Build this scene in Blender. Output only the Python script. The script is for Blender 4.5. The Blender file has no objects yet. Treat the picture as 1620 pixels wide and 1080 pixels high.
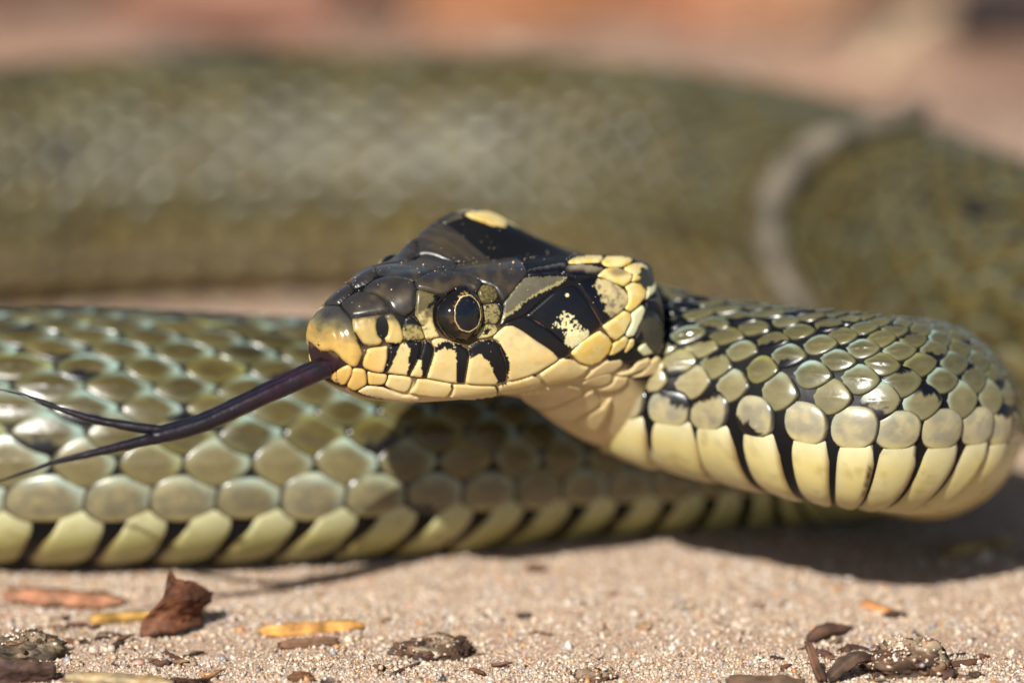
import bpy, math, random
import numpy as np
from mathutils import Vector, noise as mnoise
from mathutils.bvhtree import BVHTree
from mathutils.geometry import delaunay_2d_cdt
random.seed(7); rng = np.random.default_rng(7)
SC = 0.01            # all lengths below are written in centimetres; the scene itself is in metres
scn = bpy.context.scene
COL = scn.collection

# ------------------------------------------------------------------ camera
TH = math.radians(15.0); FD = 32.0; PXCM = 240.0
CT, ST = math.cos(TH), math.sin(TH)
CAMH = FD*ST + 2.146*CT
CAM = np.array([0.0, -31.0, CAMH]); FWD = np.array([0, CT, -ST]); RGT = np.array([1.0, 0, 0]); UPV = np.array([0, ST, CT])
cd = bpy.data.cameras.new('camera'); co = bpy.data.objects.new('camera', cd); COL.objects.link(co)
co.location = CAM*SC; co.rotation_euler = (math.radians(90)-TH, 0, 0)
cd.sensor_width = 24.0; cd.lens = 24.0*FD/(1620/PXCM)
cd.clip_start = 0.01; cd.clip_end = 200.0
cd.dof.use_dof = True; cd.dof.focus_distance = (FD+0.05)*SC
cd.dof.aperture_fstop = cd.lens/ (1.2*10.0)
scn.camera = co

# ------------------------------------------------------------------ world, sun, exposure
SUN_EL, SUN_AZ = math.radians(39), math.radians(-159)   # azimuth: direction the light comes from, clockwise from +Y
w = bpy.data.worlds.new('World'); scn.world = w; w.use_nodes = True
nt = w.node_tree; nt.nodes.clear()
sky = nt.nodes.new('ShaderNodeTexSky'); sky.sky_type = 'NISHITA'; sky.sun_disc = False
sky.sun_elevation = SUN_EL; sky.sun_rotation = SUN_AZ
bg = nt.nodes.new('ShaderNodeBackground'); bg.inputs[1].default_value = 0.05
ow = nt.nodes.new('ShaderNodeOutputWorld')
nt.links.new(sky.outputs[0], bg.inputs[0]); nt.links.new(bg.outputs[0], ow.inputs[0])
sd = bpy.data.lights.new('sun', 'SUN'); sd.energy = 5.0; sd.angle = math.radians(0.53); sd.color = (1.0, 0.965, 0.90)
so = bpy.data.objects.new('sun', sd); COL.objects.link(so)
sdir = Vector((math.sin(SUN_AZ)*math.cos(SUN_EL), math.cos(SUN_AZ)*math.cos(SUN_EL), math.sin(SUN_EL)))
so.rotation_euler = sdir.to_track_quat('Z', 'Y').to_euler(); so.location = sdir*2
scn.view_settings.view_transform = 'Standard'; scn.view_settings.look = 'None'
scn.view_settings.exposure = 0.72; scn.view_settings.gamma = 1.0; scn.view_settings.use_curve_mapping = False
scn.cycles.use_denoising = True
scn.cycles.max_bounces = 6

# ------------------------------------------------------------------ helpers
def proj(P):
    d = np.asarray(P, float)-CAM; z = d@FWD
    return np.stack([810+PXCM*FD*(d@RGT)/z, 540-PXCM*FD*(d@UPV)/z, z-FD], -1)
def ray(px):
    px = np.asarray(px, float)
    return FWD+((px[..., 0:1]-810)/(PXCM*FD))*RGT+((540-px[..., 1:2])/(PXCM*FD))*UPV
def at_depth(x, y, t): return CAM+ray(np.array([x, y]))*(FD+t)
def on_ground(x, y, z=0.0):
    v = ray(np.array([x, y])); return CAM+v*((z-CAM[2])/v[2])
def smooth(a, b, x):
    t = np.clip((np.asarray(x, float)-a)/(b-a), 0, 1); return t*t*(3-2*t)
def mixc(a, b, t):
    a = np.asarray(a, float); b = np.asarray(b, float); t = np.asarray(t)[..., None]
    return a*(1-t)+b*t
_perm = np.random.default_rng(3).integers(0, 2**31, 65536)
def _h(ix, iy, iz):
    return (_perm[(ix*7349+iy*9151+iz*3559) & 65535] & 0xffffff)/float(0xffffff)
def vnoise(p, freq, seed=0):
    """Value noise in 0..1 for an (n,2) or (n,3) array."""
    p = np.asarray(p, float)*freq
    if p.shape[1] == 2: p = np.concatenate([p, np.zeros((len(p), 1))], 1)
    p = p+seed*17.31; i = np.floor(p).astype(np.int64); f = p-i; f = f*f*(3-2*f)
    out = 0
    for a in (0, 1):
        for b in (0, 1):
            for c in (0, 1):
                wgt = (f[:, 0] if a else 1-f[:, 0])*(f[:, 1] if b else 1-f[:, 1])*(f[:, 2] if c else 1-f[:, 2])
                out = out+wgt*_h(i[:, 0]+a, i[:, 1]+b, i[:, 2]+c)
    return out
def fbm(p, freq, seed=0, octv=3):
    s, a, tot = 0, 1.0, 0
    for k in range(octv):
        s = s+a*vnoise(p, freq*2**k, seed+k*5); tot += a; a *= .5
    return s/tot

def mesh_obj(name, verts, faces, mat, parent=None, cols=None, smooth_shade=True):
    """One mesh object; verts in cm (world), faces an (n,3)/(n,4) int array or list; cols per-vertex linear RGB."""
    me = bpy.data.meshes.new(name)
    V = np.asarray(verts, np.float32)*SC
    if isinstance(faces, np.ndarray):
        n, k = faces.shape
        me.vertices.add(len(V)); me.vertices.foreach_set('co', V.ravel())
        me.loops.add(n*k); me.polygons.add(n)
        me.polygons.foreach_set('loop_start', np.arange(0, n*k, k, dtype=np.int32))
        me.loops.foreach_set('vertex_index', faces.astype(np.int32).ravel())
        me.update(calc_edges=True)
    else:
        me.from_pydata(V.tolist(), [], faces)
    if smooth_shade: me.polygons.foreach_set('use_smooth', np.ones(len(me.polygons), bool))
    if cols is not None:
        at = me.attributes.new('Col', 'FLOAT_COLOR', 'POINT')
        c = np.ones((len(V), 4), np.float32); c[:, :3] = np.clip(cols, 0, 1)
        at.data.foreach_set('color', c.ravel())
    me.materials.append(mat); me.update()
    o = bpy.data.objects.new(name, me); COL.objects.link(o)
    if parent is not None: o.parent = parent
    return o
def tag(o, label=None, cat=None, group=None, kind=None):
    for k, v in (('label', label), ('category', cat), ('group', group), ('kind', kind)):
        if v: o[k] = v
    return o
def empty(name, loc):
    o = bpy.data.objects.new(name, None); COL.objects.link(o); o.location = np.asarray(loc)*SC; o.empty_display_size = .005
    return o
def grid_faces(nu, nv, wrap_v=True):
    i = np.arange(nu-1)[:, None]; m = nv if wrap_v else nv-1; j = np.arange(m)[None, :]; j2 = (j+1) % nv
    return np.stack([i*nv+j, i*nv+j2, (i+1)*nv+j2, (i+1)*nv+j], -1).reshape(-1, 4)

def mat_vcol(name, rough=.4, spec=.5, coat=0.0, coat_rough=.1, bump=0.0, bump_scale=900, vary=.12, vary_scale=250, sss=0.0, film=0.0):
    """Pigment from the mesh's Col attribute, with fine noise relief and slight colour variation."""
    m = bpy.data.materials.new(name); m.use_nodes = True; n = m.node_tree; b = n.nodes['Principled BSDF']
    at = n.nodes.new('ShaderNodeAttribute'); at.attribute_name = 'Col'
    tc = n.nodes.new('ShaderNodeTexCoord')
    nz = n.nodes.new('ShaderNodeTexNoise'); nz.inputs['Scale'].default_value = vary_scale; nz.inputs['Detail'].default_value = 4
    n.links.new(tc.outputs['Object'], nz.inputs['Vector'])
    mr = n.nodes.new('ShaderNodeMapRange'); mr.inputs[1].default_value = .3; mr.inputs[2].default_value = .7
    mr.inputs[3].default_value = .77*(1-vary); mr.inputs[4].default_value = .77*(1+vary)
    n.links.new(nz.outputs[0], mr.inputs[0])
    mx = n.nodes.new('ShaderNodeVectorMath'); mx.operation = 'SCALE'
    n.links.new(at.outputs['Color'], mx.inputs[0]); n.links.new(mr.outputs[0], mx.inputs['Scale'])
    n.links.new(mx.outputs[0], b.inputs['Base Color'])
    rr_ = n.nodes.new('ShaderNodeMapRange'); rr_.inputs[1].default_value = .3; rr_.inputs[2].default_value = .7
    rr_.inputs[3].default_value = rough*(.75 if rough > .1 else 1); rr_.inputs[4].default_value = rough*(1.45 if rough > .1 else 1)
    nr_ = n.nodes.new('ShaderNodeTexNoise'); nr_.inputs['Scale'].default_value = vary_scale*.55; nr_.inputs['Detail'].default_value = 5
    n.links.new(tc.outputs['Object'], nr_.inputs['Vector']); n.links.new(nr_.outputs[0], rr_.inputs[0]); n.links.new(rr_.outputs[0], b.inputs['Roughness'])
    b.inputs['Specular IOR Level'].default_value = spec
    b.inputs['Coat Weight'].default_value = coat; b.inputs['Coat Roughness'].default_value = coat_rough
    if sss:
        b.inputs['Subsurface Weight'].default_value = sss; b.inputs['Subsurface Radius'].default_value = (1, .55, .25)
        b.inputs['Subsurface Scale'].default_value = .0006
    if film:
        b.inputs['Thin Film Thickness'].default_value = film; b.inputs['Thin Film IOR'].default_value = 1.45
    if bump:
        n2 = n.nodes.new('ShaderNodeTexNoise'); n2.inputs['Scale'].default_value = bump_scale; n2.inputs['Detail'].default_value = 3
        n.links.new(tc.outputs['Object'], n2.inputs['Vector'])
        bp = n.nodes.new('ShaderNodeBump'); bp.inputs['Strength'].default_value = bump; bp.inputs['Distance'].default_value = .0001
        n.links.new(n2.outputs[0], bp.inputs['Height']); n.links.new(bp.outputs[0], b.inputs['Normal'])
    return m
# ------------------------------------------------------------------ the snake's body surface
HA = math.radians(34.5)
HF = np.array([-math.cos(HA), -math.sin(HA), 0]); HL = np.array([math.sin(HA), -math.cos(HA), 0]); ZU = np.array([0, 0, 1.0])
HQ = at_depth(725, 498, 0.0)-.45*HL; HQ[2] = 0
def head_pt(s, w, z): return HQ-s*HF+w*HL+z*ZU
NQ = 12
# s (cm behind the eye): top z, (w,z) x5 down the side, bottom z, lift of the far side
HEAD = [
 (-.790, 2.063, (.001,2.0625),(.002,2.062),(.002,2.06),(.002,2.058),(.001,2.0575), 2.057, 0),
 (-.785, 2.13,(.045,2.128),(.08,2.105),(.092,2.05),(.085,1.99),(.05,1.955),1.95, 0),
 (-.760, 2.195,(.08,2.19),(.155,2.15),(.185,2.06),(.175,1.96),(.11,1.88),1.865, 0),
 (-.715, 2.24, (.09,2.235),(.190,2.18),(.230,2.08),(.225,1.94),(.15,1.82),1.80, 0),
 (-.620, 2.315,(.11,2.31),(.222,2.235),(.272,2.09),(.275,1.91),(.20,1.745),1.715, 0),
 (-.480, 2.385,(.13,2.38),(.262,2.29),(.318,2.11),(.325,1.89),(.24,1.70),1.66, 0),
 (-.300, 2.452,(.16,2.447),(.315,2.37),(.375,2.15),(.39,1.88),(.30,1.67),1.62, 0),
 (0.00, 2.465,(.20,2.465),(.385,2.40),(.455,2.17),(.48,1.87),(.38,1.65),1.59, .0),
 (.300, 2.455,(.23,2.46),(.445,2.39),(.53,2.16),(.56,1.875),(.44,1.65),1.56, .175),
 (.600, 2.44,(.27,2.46),(.50,2.42),(.60,2.18),(.635,1.89),(.50,1.66),1.51, .235),
 (.850, 2.42,(.30,2.46),(.54,2.44),(.66,2.21),(.685,1.91),(.52,1.63),1.42, .185),
 (1.12, 2.385,(.30,2.45),(.55,2.43),(.68,2.21),(.695,1.91),(.52,1.53),1.20, .035),
 (1.35, 2.33,(.29,2.42),(.54,2.41),(.685,2.11),(.655,1.73),(.43,1.29),1.05, -.11),
 (1.52, 2.23,(.26,2.34),(.49,2.34),(.645,2.0),(.60,1.58),(.38,1.15),.97, -.1),
]
ST_CP = []
for row in HEAD:
    s, zt, ps, zb, lift = row[0], row[1], row[2:7], row[7], row[8]
    cp = [head_pt(s, 0, zt)]+[head_pt(s, a, b) for a, b in ps]+[head_pt(s, 0, zb)]
    k = [.55, 1, .85, .35, 0]
    cp += [head_pt(s, -ps[i][0], ps[i][1]+lift*k[i]) for i in (4, 3, 2, 1, 0)]
    ST_CP.append(np.array(cp))
# path of the rest: centre, half width, half height, roll (deg, belly towards the snake's left)
def P(x, y, t): return at_depth(x, y, t)
def G(x, y, z): return np.array([x, y, z], float)
PATH = [
 (head_pt(1.72, -.02, 1.52), .47, .60, 4),
 (P(1075, 607, 1.35), .57, .60, 8),
 (P(1140, 618, 1.28), .58, .61, 11),
 (P(1220, 631, 1.08), .60, .62, 13),
 (P(1300, 643, .88), .61, .64, 14),
 (P(1380, 652, .80), .62, .645, 13),
 (P(1435, 657, 1.02), .63, .65, 11),
 (P(1463, 662, 1.5), .64, .65, 9),
 (P(1462, 668, 2.05), .66, .66, 7),
 (P(1425, 672, 2.6), .70, .68, 5),
 (P(1350, 676, 3.0), .74, .70, 3),
 (P(1240, 684, 3.22), .78, .72, 0),
 (P(1100, 690, 3.3), .81, .74, 0),
 (P(900, 695, 3.15), .84, .78, 0),
 (P(700, 700, 2.8), .89, .83, 0),
 (P(500, 702, 2.5), .93, .87, 0),
 (P(300, 701, 2.35), .96, .90, 0),
 (P(100, 699, 2.3), .97, .915, 0),
 (P(-100, 696, 2.4), .98, .92, 0),
 (G(-4.9, 2.9, .89), .98, .92, 0),
 (G(-6.1, 3.9, .9), .98, .92, -5),
 (G(-6.8, 5.4, .92), .99, .93, -10),
 (G(-6.7, 7.2, .94), 1.0, .94, -18),
 (G(-5.7, 8.5, .96), 1.02, .96, -24),
 (G(-4.3, 9.15, .98), 1.03, .98, -26),
 (G(-2.8, 9.45, .99), 1.03, .99, -26),
 (G(-1.2, 9.55, .99), 1.03, .99, -26),
 (G(.2, 9.4, .99), 1.03, .99, -26),
 (G(1.3, 8.95, .99), 1.03, .99, -26),
 (G(2.15, 8.2, .99), 1.02, .99, -26),
 (G(3.05, 7.0, .98), 1.01, .98, -26),
 (G(3.9, 5.5, .97), 1.0, .97, -24),
 (G(4.75, 4.55, .95), .96, .95, -20),
 (G(5.8, 4.1, .9), .92, .9, -10),
 (G(7.0, 4.3, .82), .84, .82, 0),
 (G(8.2, 5.3, .72), .74, .72, 0),
 (G(8.9, 7.0, .62), .63, .62, 0),
 (G(8.5, 8.8, .52), .53, .52, 0),
 (G(7.4, 10.0, .44), .44, .44, 0),
 (G(5.9, 10.3, .34), .34, .34, 0),
 (G(4.6, 9.7, .36), .26, .26, 0),
 (G(3.75, 8.95, .95), .21, .21, 0),
 (G(3.25, 8.1, 1.72), .14, .14, 0),
]
BACK_AXIS = np.array([p[0] for p in PATH[23:33]]); BACK_R = np.array([p[1] for p in PATH[23:33]])
def drape(x, y, r):
    """Where a strand of radius r lies on the back coil when seen from the camera at (x, y)."""
    v = ray(np.array([x, y])); best = None
    for t in np.linspace(-6, 16, 1200):
        q = CAM+v*(FD+t)
        for k in range(len(BACK_AXIS)-1):
            a, b = BACK_AXIS[k], BACK_AXIS[k+1]; ab = b-a
            m = min(max(((q-a)@ab)/(ab@ab), 0), 1); c = a+ab*m
            if np.linalg.norm(q-c) < BACK_R[k]*(1-m)+BACK_R[k+1]*m+r: return q
    return CAM+v*(FD+8)
for x, y, r in ((1425, 186, .085), (1360, 202, .11), (1290, 235, .125), (1244, 277, .135), (1222, 325, .135), (1220, 375, .13), (1236, 430, .11), (1264, 482, .10)):
    PATH.append((drape(x, y, r), r, r, 0))
e = PATH[-1][0]
PATH += [(e+np.array([.25, -.35, -.28]), .10, .10, 0), (e+np.array([.55, -.75, -.5]), .07, .07, 0), (e+np.array([.95, -1.05, -.62]), .02, .02, 0), (e+np.array([1.2, -1.2, -.66]), .004, .004, 0)]

cen = [c.mean(0) for c in ST_CP[-1:]]
pc = np.array([head_pt(1.45, 0, 1.6)]+[p[0] for p in PATH]+[2*PATH[-1][0]-PATH[-2][0]])
for i, (c, hw, hh, roll) in enumerate(PATH):
    T = pc[i+2]-pc[i]; T /= np.linalg.norm(T); hd = -T
    L = np.cross(ZU, hd); L /= np.linalg.norm(L); U = np.cross(hd, L)
    if i == 0: pass
    r = math.radians(roll)
    U, L = U*math.cos(r)-L*math.sin(r), L*math.cos(r)+U*math.sin(r)
    cp = []
    for k in range(NQ):
        a = 2*math.pi*k/NQ; ca, sa = math.cos(a), math.sin(a)
        if i > 8 and ca < 0 and hw > .3: ca *= 1-.10*abs(ca)   # belly flattened on the ground
        cp.append(c+U*hh*ca+L*hw*sa)
    ST_CP.append(np.array(cp))
ST_CP = np.array(ST_CP)
NH = len(HEAD)
_cen = ST_CP.mean(1)
SIG = np.zeros(len(ST_CP))
for i in range(1, len(SIG)):
    SIG[i] = HEAD[i][0]-HEAD[0][0] if i < NH else SIG[i-1]+np.linalg.norm(_cen[i]-_cen[i-1])
TAN = np.zeros_like(ST_CP)
for i in range(len(SIG)):
    a, b = max(i-1, 0), min(i+1, len(SIG)-1)
    if 0 < i < len(SIG)-1:
        h0, h1 = SIG[i]-SIG[i-1], SIG[i+1]-SIG[i]
        TAN[i] = ((ST_CP[i]-ST_CP[i-1])/h0*h1+(ST_CP[i+1]-ST_CP[i])/h1*h0)/(h0+h1)
    else: TAN[i] = (ST_CP[b]-ST_CP[a])/(SIG[b]-SIG[a])
def surf(sig, q):
    sig = np.clip(np.asarray(sig, float), SIG[0], SIG[-1]-1e-6); q = np.asarray(q, float) % NQ
    i = np.clip(np.searchsorted(SIG, sig, 'right')-1, 0, len(SIG)-2)
    h = SIG[i+1]-SIG[i]; t = (sig-SIG[i])/h
    b0, b1, b2, b3 = 2*t**3-3*t**2+1, t**3-2*t**2+t, -2*t**3+3*t**2, t**3-t**2
    j = np.floor(q).astype(int); u = q-j
    c = [-.5*u+u*u-.5*u**3, 1-2.5*u*u+1.5*u**3, .5*u+2*u*u-1.5*u**3, -.5*u*u+.5*u**3]
    out = 0
    for k in range(4):
        jj = (j+k-1) % NQ
        p = b0[:, None]*ST_CP[i, jj]+(b1*h)[:, None]*TAN[i, jj]+b2[:, None]*ST_CP[i+1, jj]+(b3*h)[:, None]*TAN[i+1, jj]
        out = out+c[k][:, None]*p
    return out
def surf_n(sig, q):
    es, eq = .006, .03
    a = surf(np.asarray(sig)+es, q)-surf(np.asarray(sig)-es, q); b = surf(sig, np.asarray(q)+eq)-surf(sig, np.asarray(q)-eq)
    n = np.cross(a, b); n /= np.linalg.norm(n, axis=1, keepdims=True)+1e-12
    return n
_n0 = surf_n([1.0], [0.0])[0]
NSGN = 1.0 if _n0[2] > 0 else -1.0
def S_at(sig, q, h):
    return surf(sig, q)+NSGN*surf_n(sig, q)*np.asarray(h)[:, None]
S_NECK = SIG[NH-1]             # where the head ends
S_END = SIG[-1]
i_back0, i_back1 = SIG[NH+20], SIG[NH+34]
# body skin: one continuous mesh from snout to tail
sg = np.concatenate([np.linspace(0, .12, 14)[:-1], np.linspace(.12, S_NECK+1.0, 120)[:-1], np.linspace(S_NECK+1.0, S_END-1e-4, 620)])
NC = 96
QQ = np.linspace(0, NQ, NC, endpoint=False)
gs, gq = np.meshgrid(sg, QQ, indexing='ij')
BV = surf(gs.ravel(), gq.ravel())
BF = grid_faces(len(sg), NC)
if NSGN > 0: BF = BF[:, ::-1] if False else BF
# skin pigment: black between the scales, cream under the chin and throat
ang = np.abs(((gq+NQ/2) % NQ)-NQ/2).ravel()         # 0 top .. 6 belly
sgr = gs.ravel()
skin = np.tile(np.array([.004, .0038, .0045]), (len(BV), 1))
cream = np.array([.60, .50, .27])
tb = smooth(4.3, 4.7, ang)*(sgr < S_NECK+.9)
skin = mixc(skin, cream, tb)
lipz = (sgr < 2.0)*smooth(2.9, 3.25, ang)*(1-smooth(1.75, 2.0, sgr))
skin = mixc(skin, np.array([.10, .060, .028]), lipz)
mouth = (sgr < .34)*smooth(3.2, 3.6, ang)*(1-smooth(4.9, 5.3, ang)*smooth(.08, .12, sgr))
lowz = (sgr < 2.6)*smooth(4.15, 4.5, ang); skin = mixc(skin, np.array([.62, .47, .24]), lowz)
skin = mixc(skin, np.array([.03, .012, .014]), mouth)
tailmask = smooth(i_back1, i_back1+3, sgr)
skin = mixc(skin, mixc(np.array([.15, .125, .09]), np.array([.06, .05, .034]), smooth(.4, .6, fbm(BV, 7, 43))), tailmask)
M_SKIN = mat_vcol('snake_skin', rough=.5, spec=.2, bump=.3, bump_scale=1500)
snake = empty('grass_snake', (HQ[0], HQ[1]+1, 0))
tag(snake, 'olive snake with yellow collar patches lying in coils on sand, black forked tongue out', 'snake')
body = mesh_obj('body', BV, BF, M_SKIN, None, skin)
# ------------------------------------------------------------------ head plates
# Outlines were read off the photograph and laid onto the curved head surface; each becomes a domed plate of its own,
# and its twin on the far side is its mirror image along the head's own surface.
REG = {'A': (480, 420, 9), 'B': (480, 520, 9), 'C': (580, 330, 9), 'D': (640, 430, 9), 'E': (640, 520, 9), 'F': (700, 320, 9),
       'G': (780, 400, 9), 'H': (780, 510, 9), 'Z': (740, 380, 3.6), 'P': (0, 0, 1), 'J': (920, 480, 9), 'K': (820, 580, 7.2)}
def px(spec):
    """'A x,y x,y B x,y ...' -> (n,2) photograph pixels."""
    out, r = [], None
    for tok in spec.split():
        if tok in REG: r = REG[tok]; continue
        a, b = tok.split(','); out.append((r[0]+float(a)/r[2], r[1]+float(b)/r[2]))
    return np.array(out)
# surface lookup: the front of the body as triangles with (sigma, q) at every corner
_ns = int(np.searchsorted(sg, S_NECK+1.6)); _bq = QQ
_bv = BV[:_ns*NC]; _tri = []
for i in range(_ns-1):
    for j in range(NC):
        j2 = (j+1) % NC
        _tri.append((i*NC+j, i*NC+j2, (i+1)*NC+j2)); _tri.append((i*NC+j, (i+1)*NC+j2, (i+1)*NC+j))
BVH = BVHTree.FromPolygons([tuple(v) for v in _bv], _tri, all_triangles=True)
_tri = np.array(_tri)
_sgf, _gqf = gs.ravel(), gq.ravel()
def lift_px(pts):
    """Photograph pixels -> (sigma, q) on the skin."""
    out = np.zeros((len(pts), 2)); dirs = ray(pts)
    cv = Vector(CAM)
    for k in range(len(pts)):
        d = Vector(dirs[k]).normalized()
        loc, nrm, idx, dist = BVH.ray_cast(cv, d)
        if idx is None:
            best = 1e9
            for t in np.linspace(30.5, 34.0, 29):
                l2, n2, i2, d2 = BVH.find_nearest(cv+d*t)
                if d2 < best: best, loc, idx = d2, l2, i2
        a, b, c = _tri[idx]; p = np.array(loc); A, B, C_ = _bv[a], _bv[b], _bv[c]
        v0, v1, v2 = B-A, C_-A, p-A
        d00, d01, d11, d20, d21 = v0@v0, v0@v1, v1@v1, v2@v0, v2@v1
        den = d00*d11-d01*d01
        v = (d11*d20-d01*d21)/den if abs(den) > 1e-18 else 0; w_ = (d00*d21-d01*d20)/den if abs(den) > 1e-18 else 0
        qa, qb, qc = _gqf[a], _gqf[b], _gqf[c]
        if qb-qa > 6: qb -= 12
        if qb-qa < -6: qb += 12
        if qc-qa > 6: qc -= 12
        if qc-qa < -6: qc += 12
        out[k] = (_sgf[a]*(1-v-w_)+_sgf[b]*v+_sgf[c]*w_, qa*(1-v-w_)+qb*v+qc*w_)
    out[:, 1] = ((out[:, 1]+6) % 12)-6
    return out
_vn = np.zeros_like(_bv)
_fn = np.cross(_bv[_tri[:, 1]]-_bv[_tri[:, 0]], _bv[_tri[:, 2]]-_bv[_tri[:, 0]])
for k in range(3): np.add.at(_vn, _tri[:, k], _fn)
_vn[:NC*2] = 0; _vn[:NC*2] += HF
_vn /= np.linalg.norm(_vn, axis=1, keepdims=True)+1e-15
if (_vn[NC*60]*surf_n(_sgf[[NC*60]], _gqf[[NC*60]])[0]).sum()*NSGN < 0: _vn[NC*2:] *= -1
def lift_3d(pts):
    pos = np.zeros((len(pts), 3)); nr = np.zeros((len(pts), 3)); dirs = ray(pts); cv = Vector(CAM)
    for k in range(len(pts)):
        d = Vector(dirs[k]).normalized(); loc, nrm, idx, dist = BVH.ray_cast(cv, d)
        if idx is None or (np.array(loc)-HQ)@HL < -.45:
            best = 1e9
            for t in np.linspace(30.5, 34.0, 60):
                l2, n2, i2, d2 = BVH.find_nearest(cv+d*t)
                if d2 < best: best, loc, idx = d2, l2, i2
        p = np.array(loc); vv = _bv[_tri[idx]]; dd = 1/(np.linalg.norm(vv-p, axis=1)+1e-5)
        pos[k] = p; nr[k] = (_vn[_tri[idx]]*dd[:, None]).sum(0)
    nr /= np.linalg.norm(nr, axis=1, keepdims=True)
    return pos, nr
def inside(poly, pts):
    x, y = pts[:, 0], pts[:, 1]; r = np.zeros(len(pts), bool); n = len(poly)
    for i in range(n):
        (x1, y1), (x2, y2) = poly[i], poly[(i+1) % n]
        c = ((y1 > y) != (y2 > y)) & (x < (x2-x1)*(y-y1)/((y2-y1) if y2 != y1 else 1e-9)+x1)
        r ^= c
    return r
def resample(poly, step, grow=.7):
    """Closed outline, corners slightly rounded, points about STEP apart."""
    n = len(poly); q = []
    for i in range(n):
        a, b = poly[i], poly[(i+1) % n]; L = np.hypot(*(b-a)); m = max(1, int(round(L/step)))
        for k in range(m): q.append(a+(b-a)*k/m)
    q = np.array(q)
    for _ in range(2): q = .25*np.roll(q, 1, 0)+.5*q+.25*np.roll(q, -1, 0)
    tg = np.roll(q, -1, 0)-np.roll(q, 1, 0); tg /= np.linalg.norm(tg, axis=1, keepdims=True)+1e-9
    area = .5*np.sum(q[:, 0]*np.roll(q[:, 1], -1)-np.roll(q[:, 0], -1)*q[:, 1])
    return q+np.stack([tg[:, 1], -tg[:, 0]], 1)*(grow if area > 0 else -grow)
def seg_dist(P_, A, B):
    d = B-A; L2 = (d*d).sum(1)+1e-12
    best = np.full(len(P_), 1e9)
    for a, dd, l in zip(A, d, L2):
        t = np.clip(((P_-a)@dd)/l, 0, 1); e = P_-(a+t[:, None]*dd)
        best = np.minimum(best, np.sqrt((e*e).sum(1)))
    return best
# pigment patches in the same coordinates (black bars at the lip seams, olive and tan blotches)
INK = np.array([.0035, .0035, .0055])
PATCH = [(px(s), INK, j) for s, j in (
 ('B 745,130 800,215 910,268 905,300 862,420 838,520 785,528 822,420 838,350 800,260', .6),
 ('B 1195,190 1395,200 1352,260 1310,370 1205,610 1140,622 1178,500 1195,420', .8),
 ('E -10,150 200,165 262,170 240,270 180,460 60,668 15,660 40,560 55,500 40,420 75,300 20,215 -20,215', 1.6),
 ('E 255,172 300,153 372,188 415,262 412,380 300,697 205,692 240,640 246,580 225,540 235,450 205,440 180,470 215,330', 1.6),
 ('E 700,195 805,222 882,272 922,342 900,472 850,775 725,772 722,640 728,480 712,330 720,260', 1.5),
 ('E 890,255 1040,168 1200,152 1330,178 1400,262 1450,380 1450,790 1312,790 1312,720 1260,600 1190,460 1120,420 1060,345 1010,380 930,430 915,340', 1.8),
 ('H -10,230 60,255 105,330 160,400 215,520 235,610 215,700 210,800 190,842 60,862 45,800 10,720 -20,700', 1.2),
 ('A 1290,690 1330,700 1390,745 1440,740 1460,1000 1425,860 1380,790 1310,730', 1.0),
 ('D 0,655 80,618 140,640 190,700 235,780 200,765 130,745 60,740 0,745', 1.2),
 ('D 415,325 500,330 540,345 460,420 330,520 290,545 330,470 400,410', 2.5),
 ('E 500,190 560,165 650,190 690,215 720,290 640,300 560,260 470,300 430,330 440,260', 4.0),
 ('D 1120,820 1180,790 1220,830 1180,880 1120,890', 3.5),
 ('H 960,520 1080,455 1110,470 1160,545 1100,520 1010,515', .8),
 ('H 520,765 610,720 640,728 720,850 690,850 620,750', .8),
 ('E 1225,800 1300,785 1335,860 1350,930 1310,930 1300,830', 1.0),
 ('E 640,780 690,778 690,850 640,920 590,975 570,975 620,920 660,850', 1.0),
)]
DARK = np.array([.030, .026, .023]); OLIVE = np.array([.085, .072, .032]); CREAM = np.array([.66, .51, .235]); YEL = np.array([.82, .64, .25])
PALE = np.array([.70, .70, .46]); OCHRE = np.array([.56, .355, .095]); BLK = np.array([.0035, .0035, .0055]); TANC = np.array([.30, .25, .15])
def col_top(p, s):
    n = fbm(p, .06, 2); return mixc(DARK*.9, np.array([.075, .054, .026]), smooth(.40, .75, n)*.7)
def col_snout(p, s):
    """Ochre lip fading to dark olive on top, mottled."""
    n = fbm(p, .10, 4); t = (p[:, 1]-495+(n-.5)*30)
    c = mixc(DARK*1.6, OLIVE*1.3, smooth(6, 22, t)); return mixc(c, OCHRE, smooth(18, 54, t)*.95)
def col_nasal(p, s):
    n = fbm(p, .16, 5); c = mixc(OLIVE*1.4, np.array([.48, .34, .12]), smooth(500, 520, p[:, 1]+(n-.5)*22))
    return mixc(c, DARK, smooth(540, 549, p[:, 1]+(n-.5)*8)*.8)
def col_loreal(p, s):
    n = fbm(p, .25, 6); return mixc(OLIVE, np.array([.33, .26, .09]), smooth(.35, .65, n))
def col_preoc(p, s):
    n = fbm(p, .2, 7); t = (p[:, 1]-470+(n-.5)*50); c = mixc(np.array([.10, .080, .030]), np.array([.60, .48, .21]), smooth(14, 58, t))
    return mixc(c, DARK, smooth(.66, .8, fbm(p, .3, 9))*.8)
def col_postoc(p, s):
    n = vnoise(p, .9, 8)*.6+vnoise(p, .35, 3)*.4; c = mixc(np.array([.27, .215, .085]), np.array([.56, .46, .19]), smooth(510, 530, p[:, 1]))
    return mixc(c, BLK, smooth(.52, .66, n)*(1-smooth(505, 528, p[:, 1])*.75))
def col_postoc_up(p, s):
    n = vnoise(p, .8, 8); return mixc(np.array([.06, .048, .016]), np.array([.17, .13, .04]), smooth(.4, .75, n))
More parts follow.
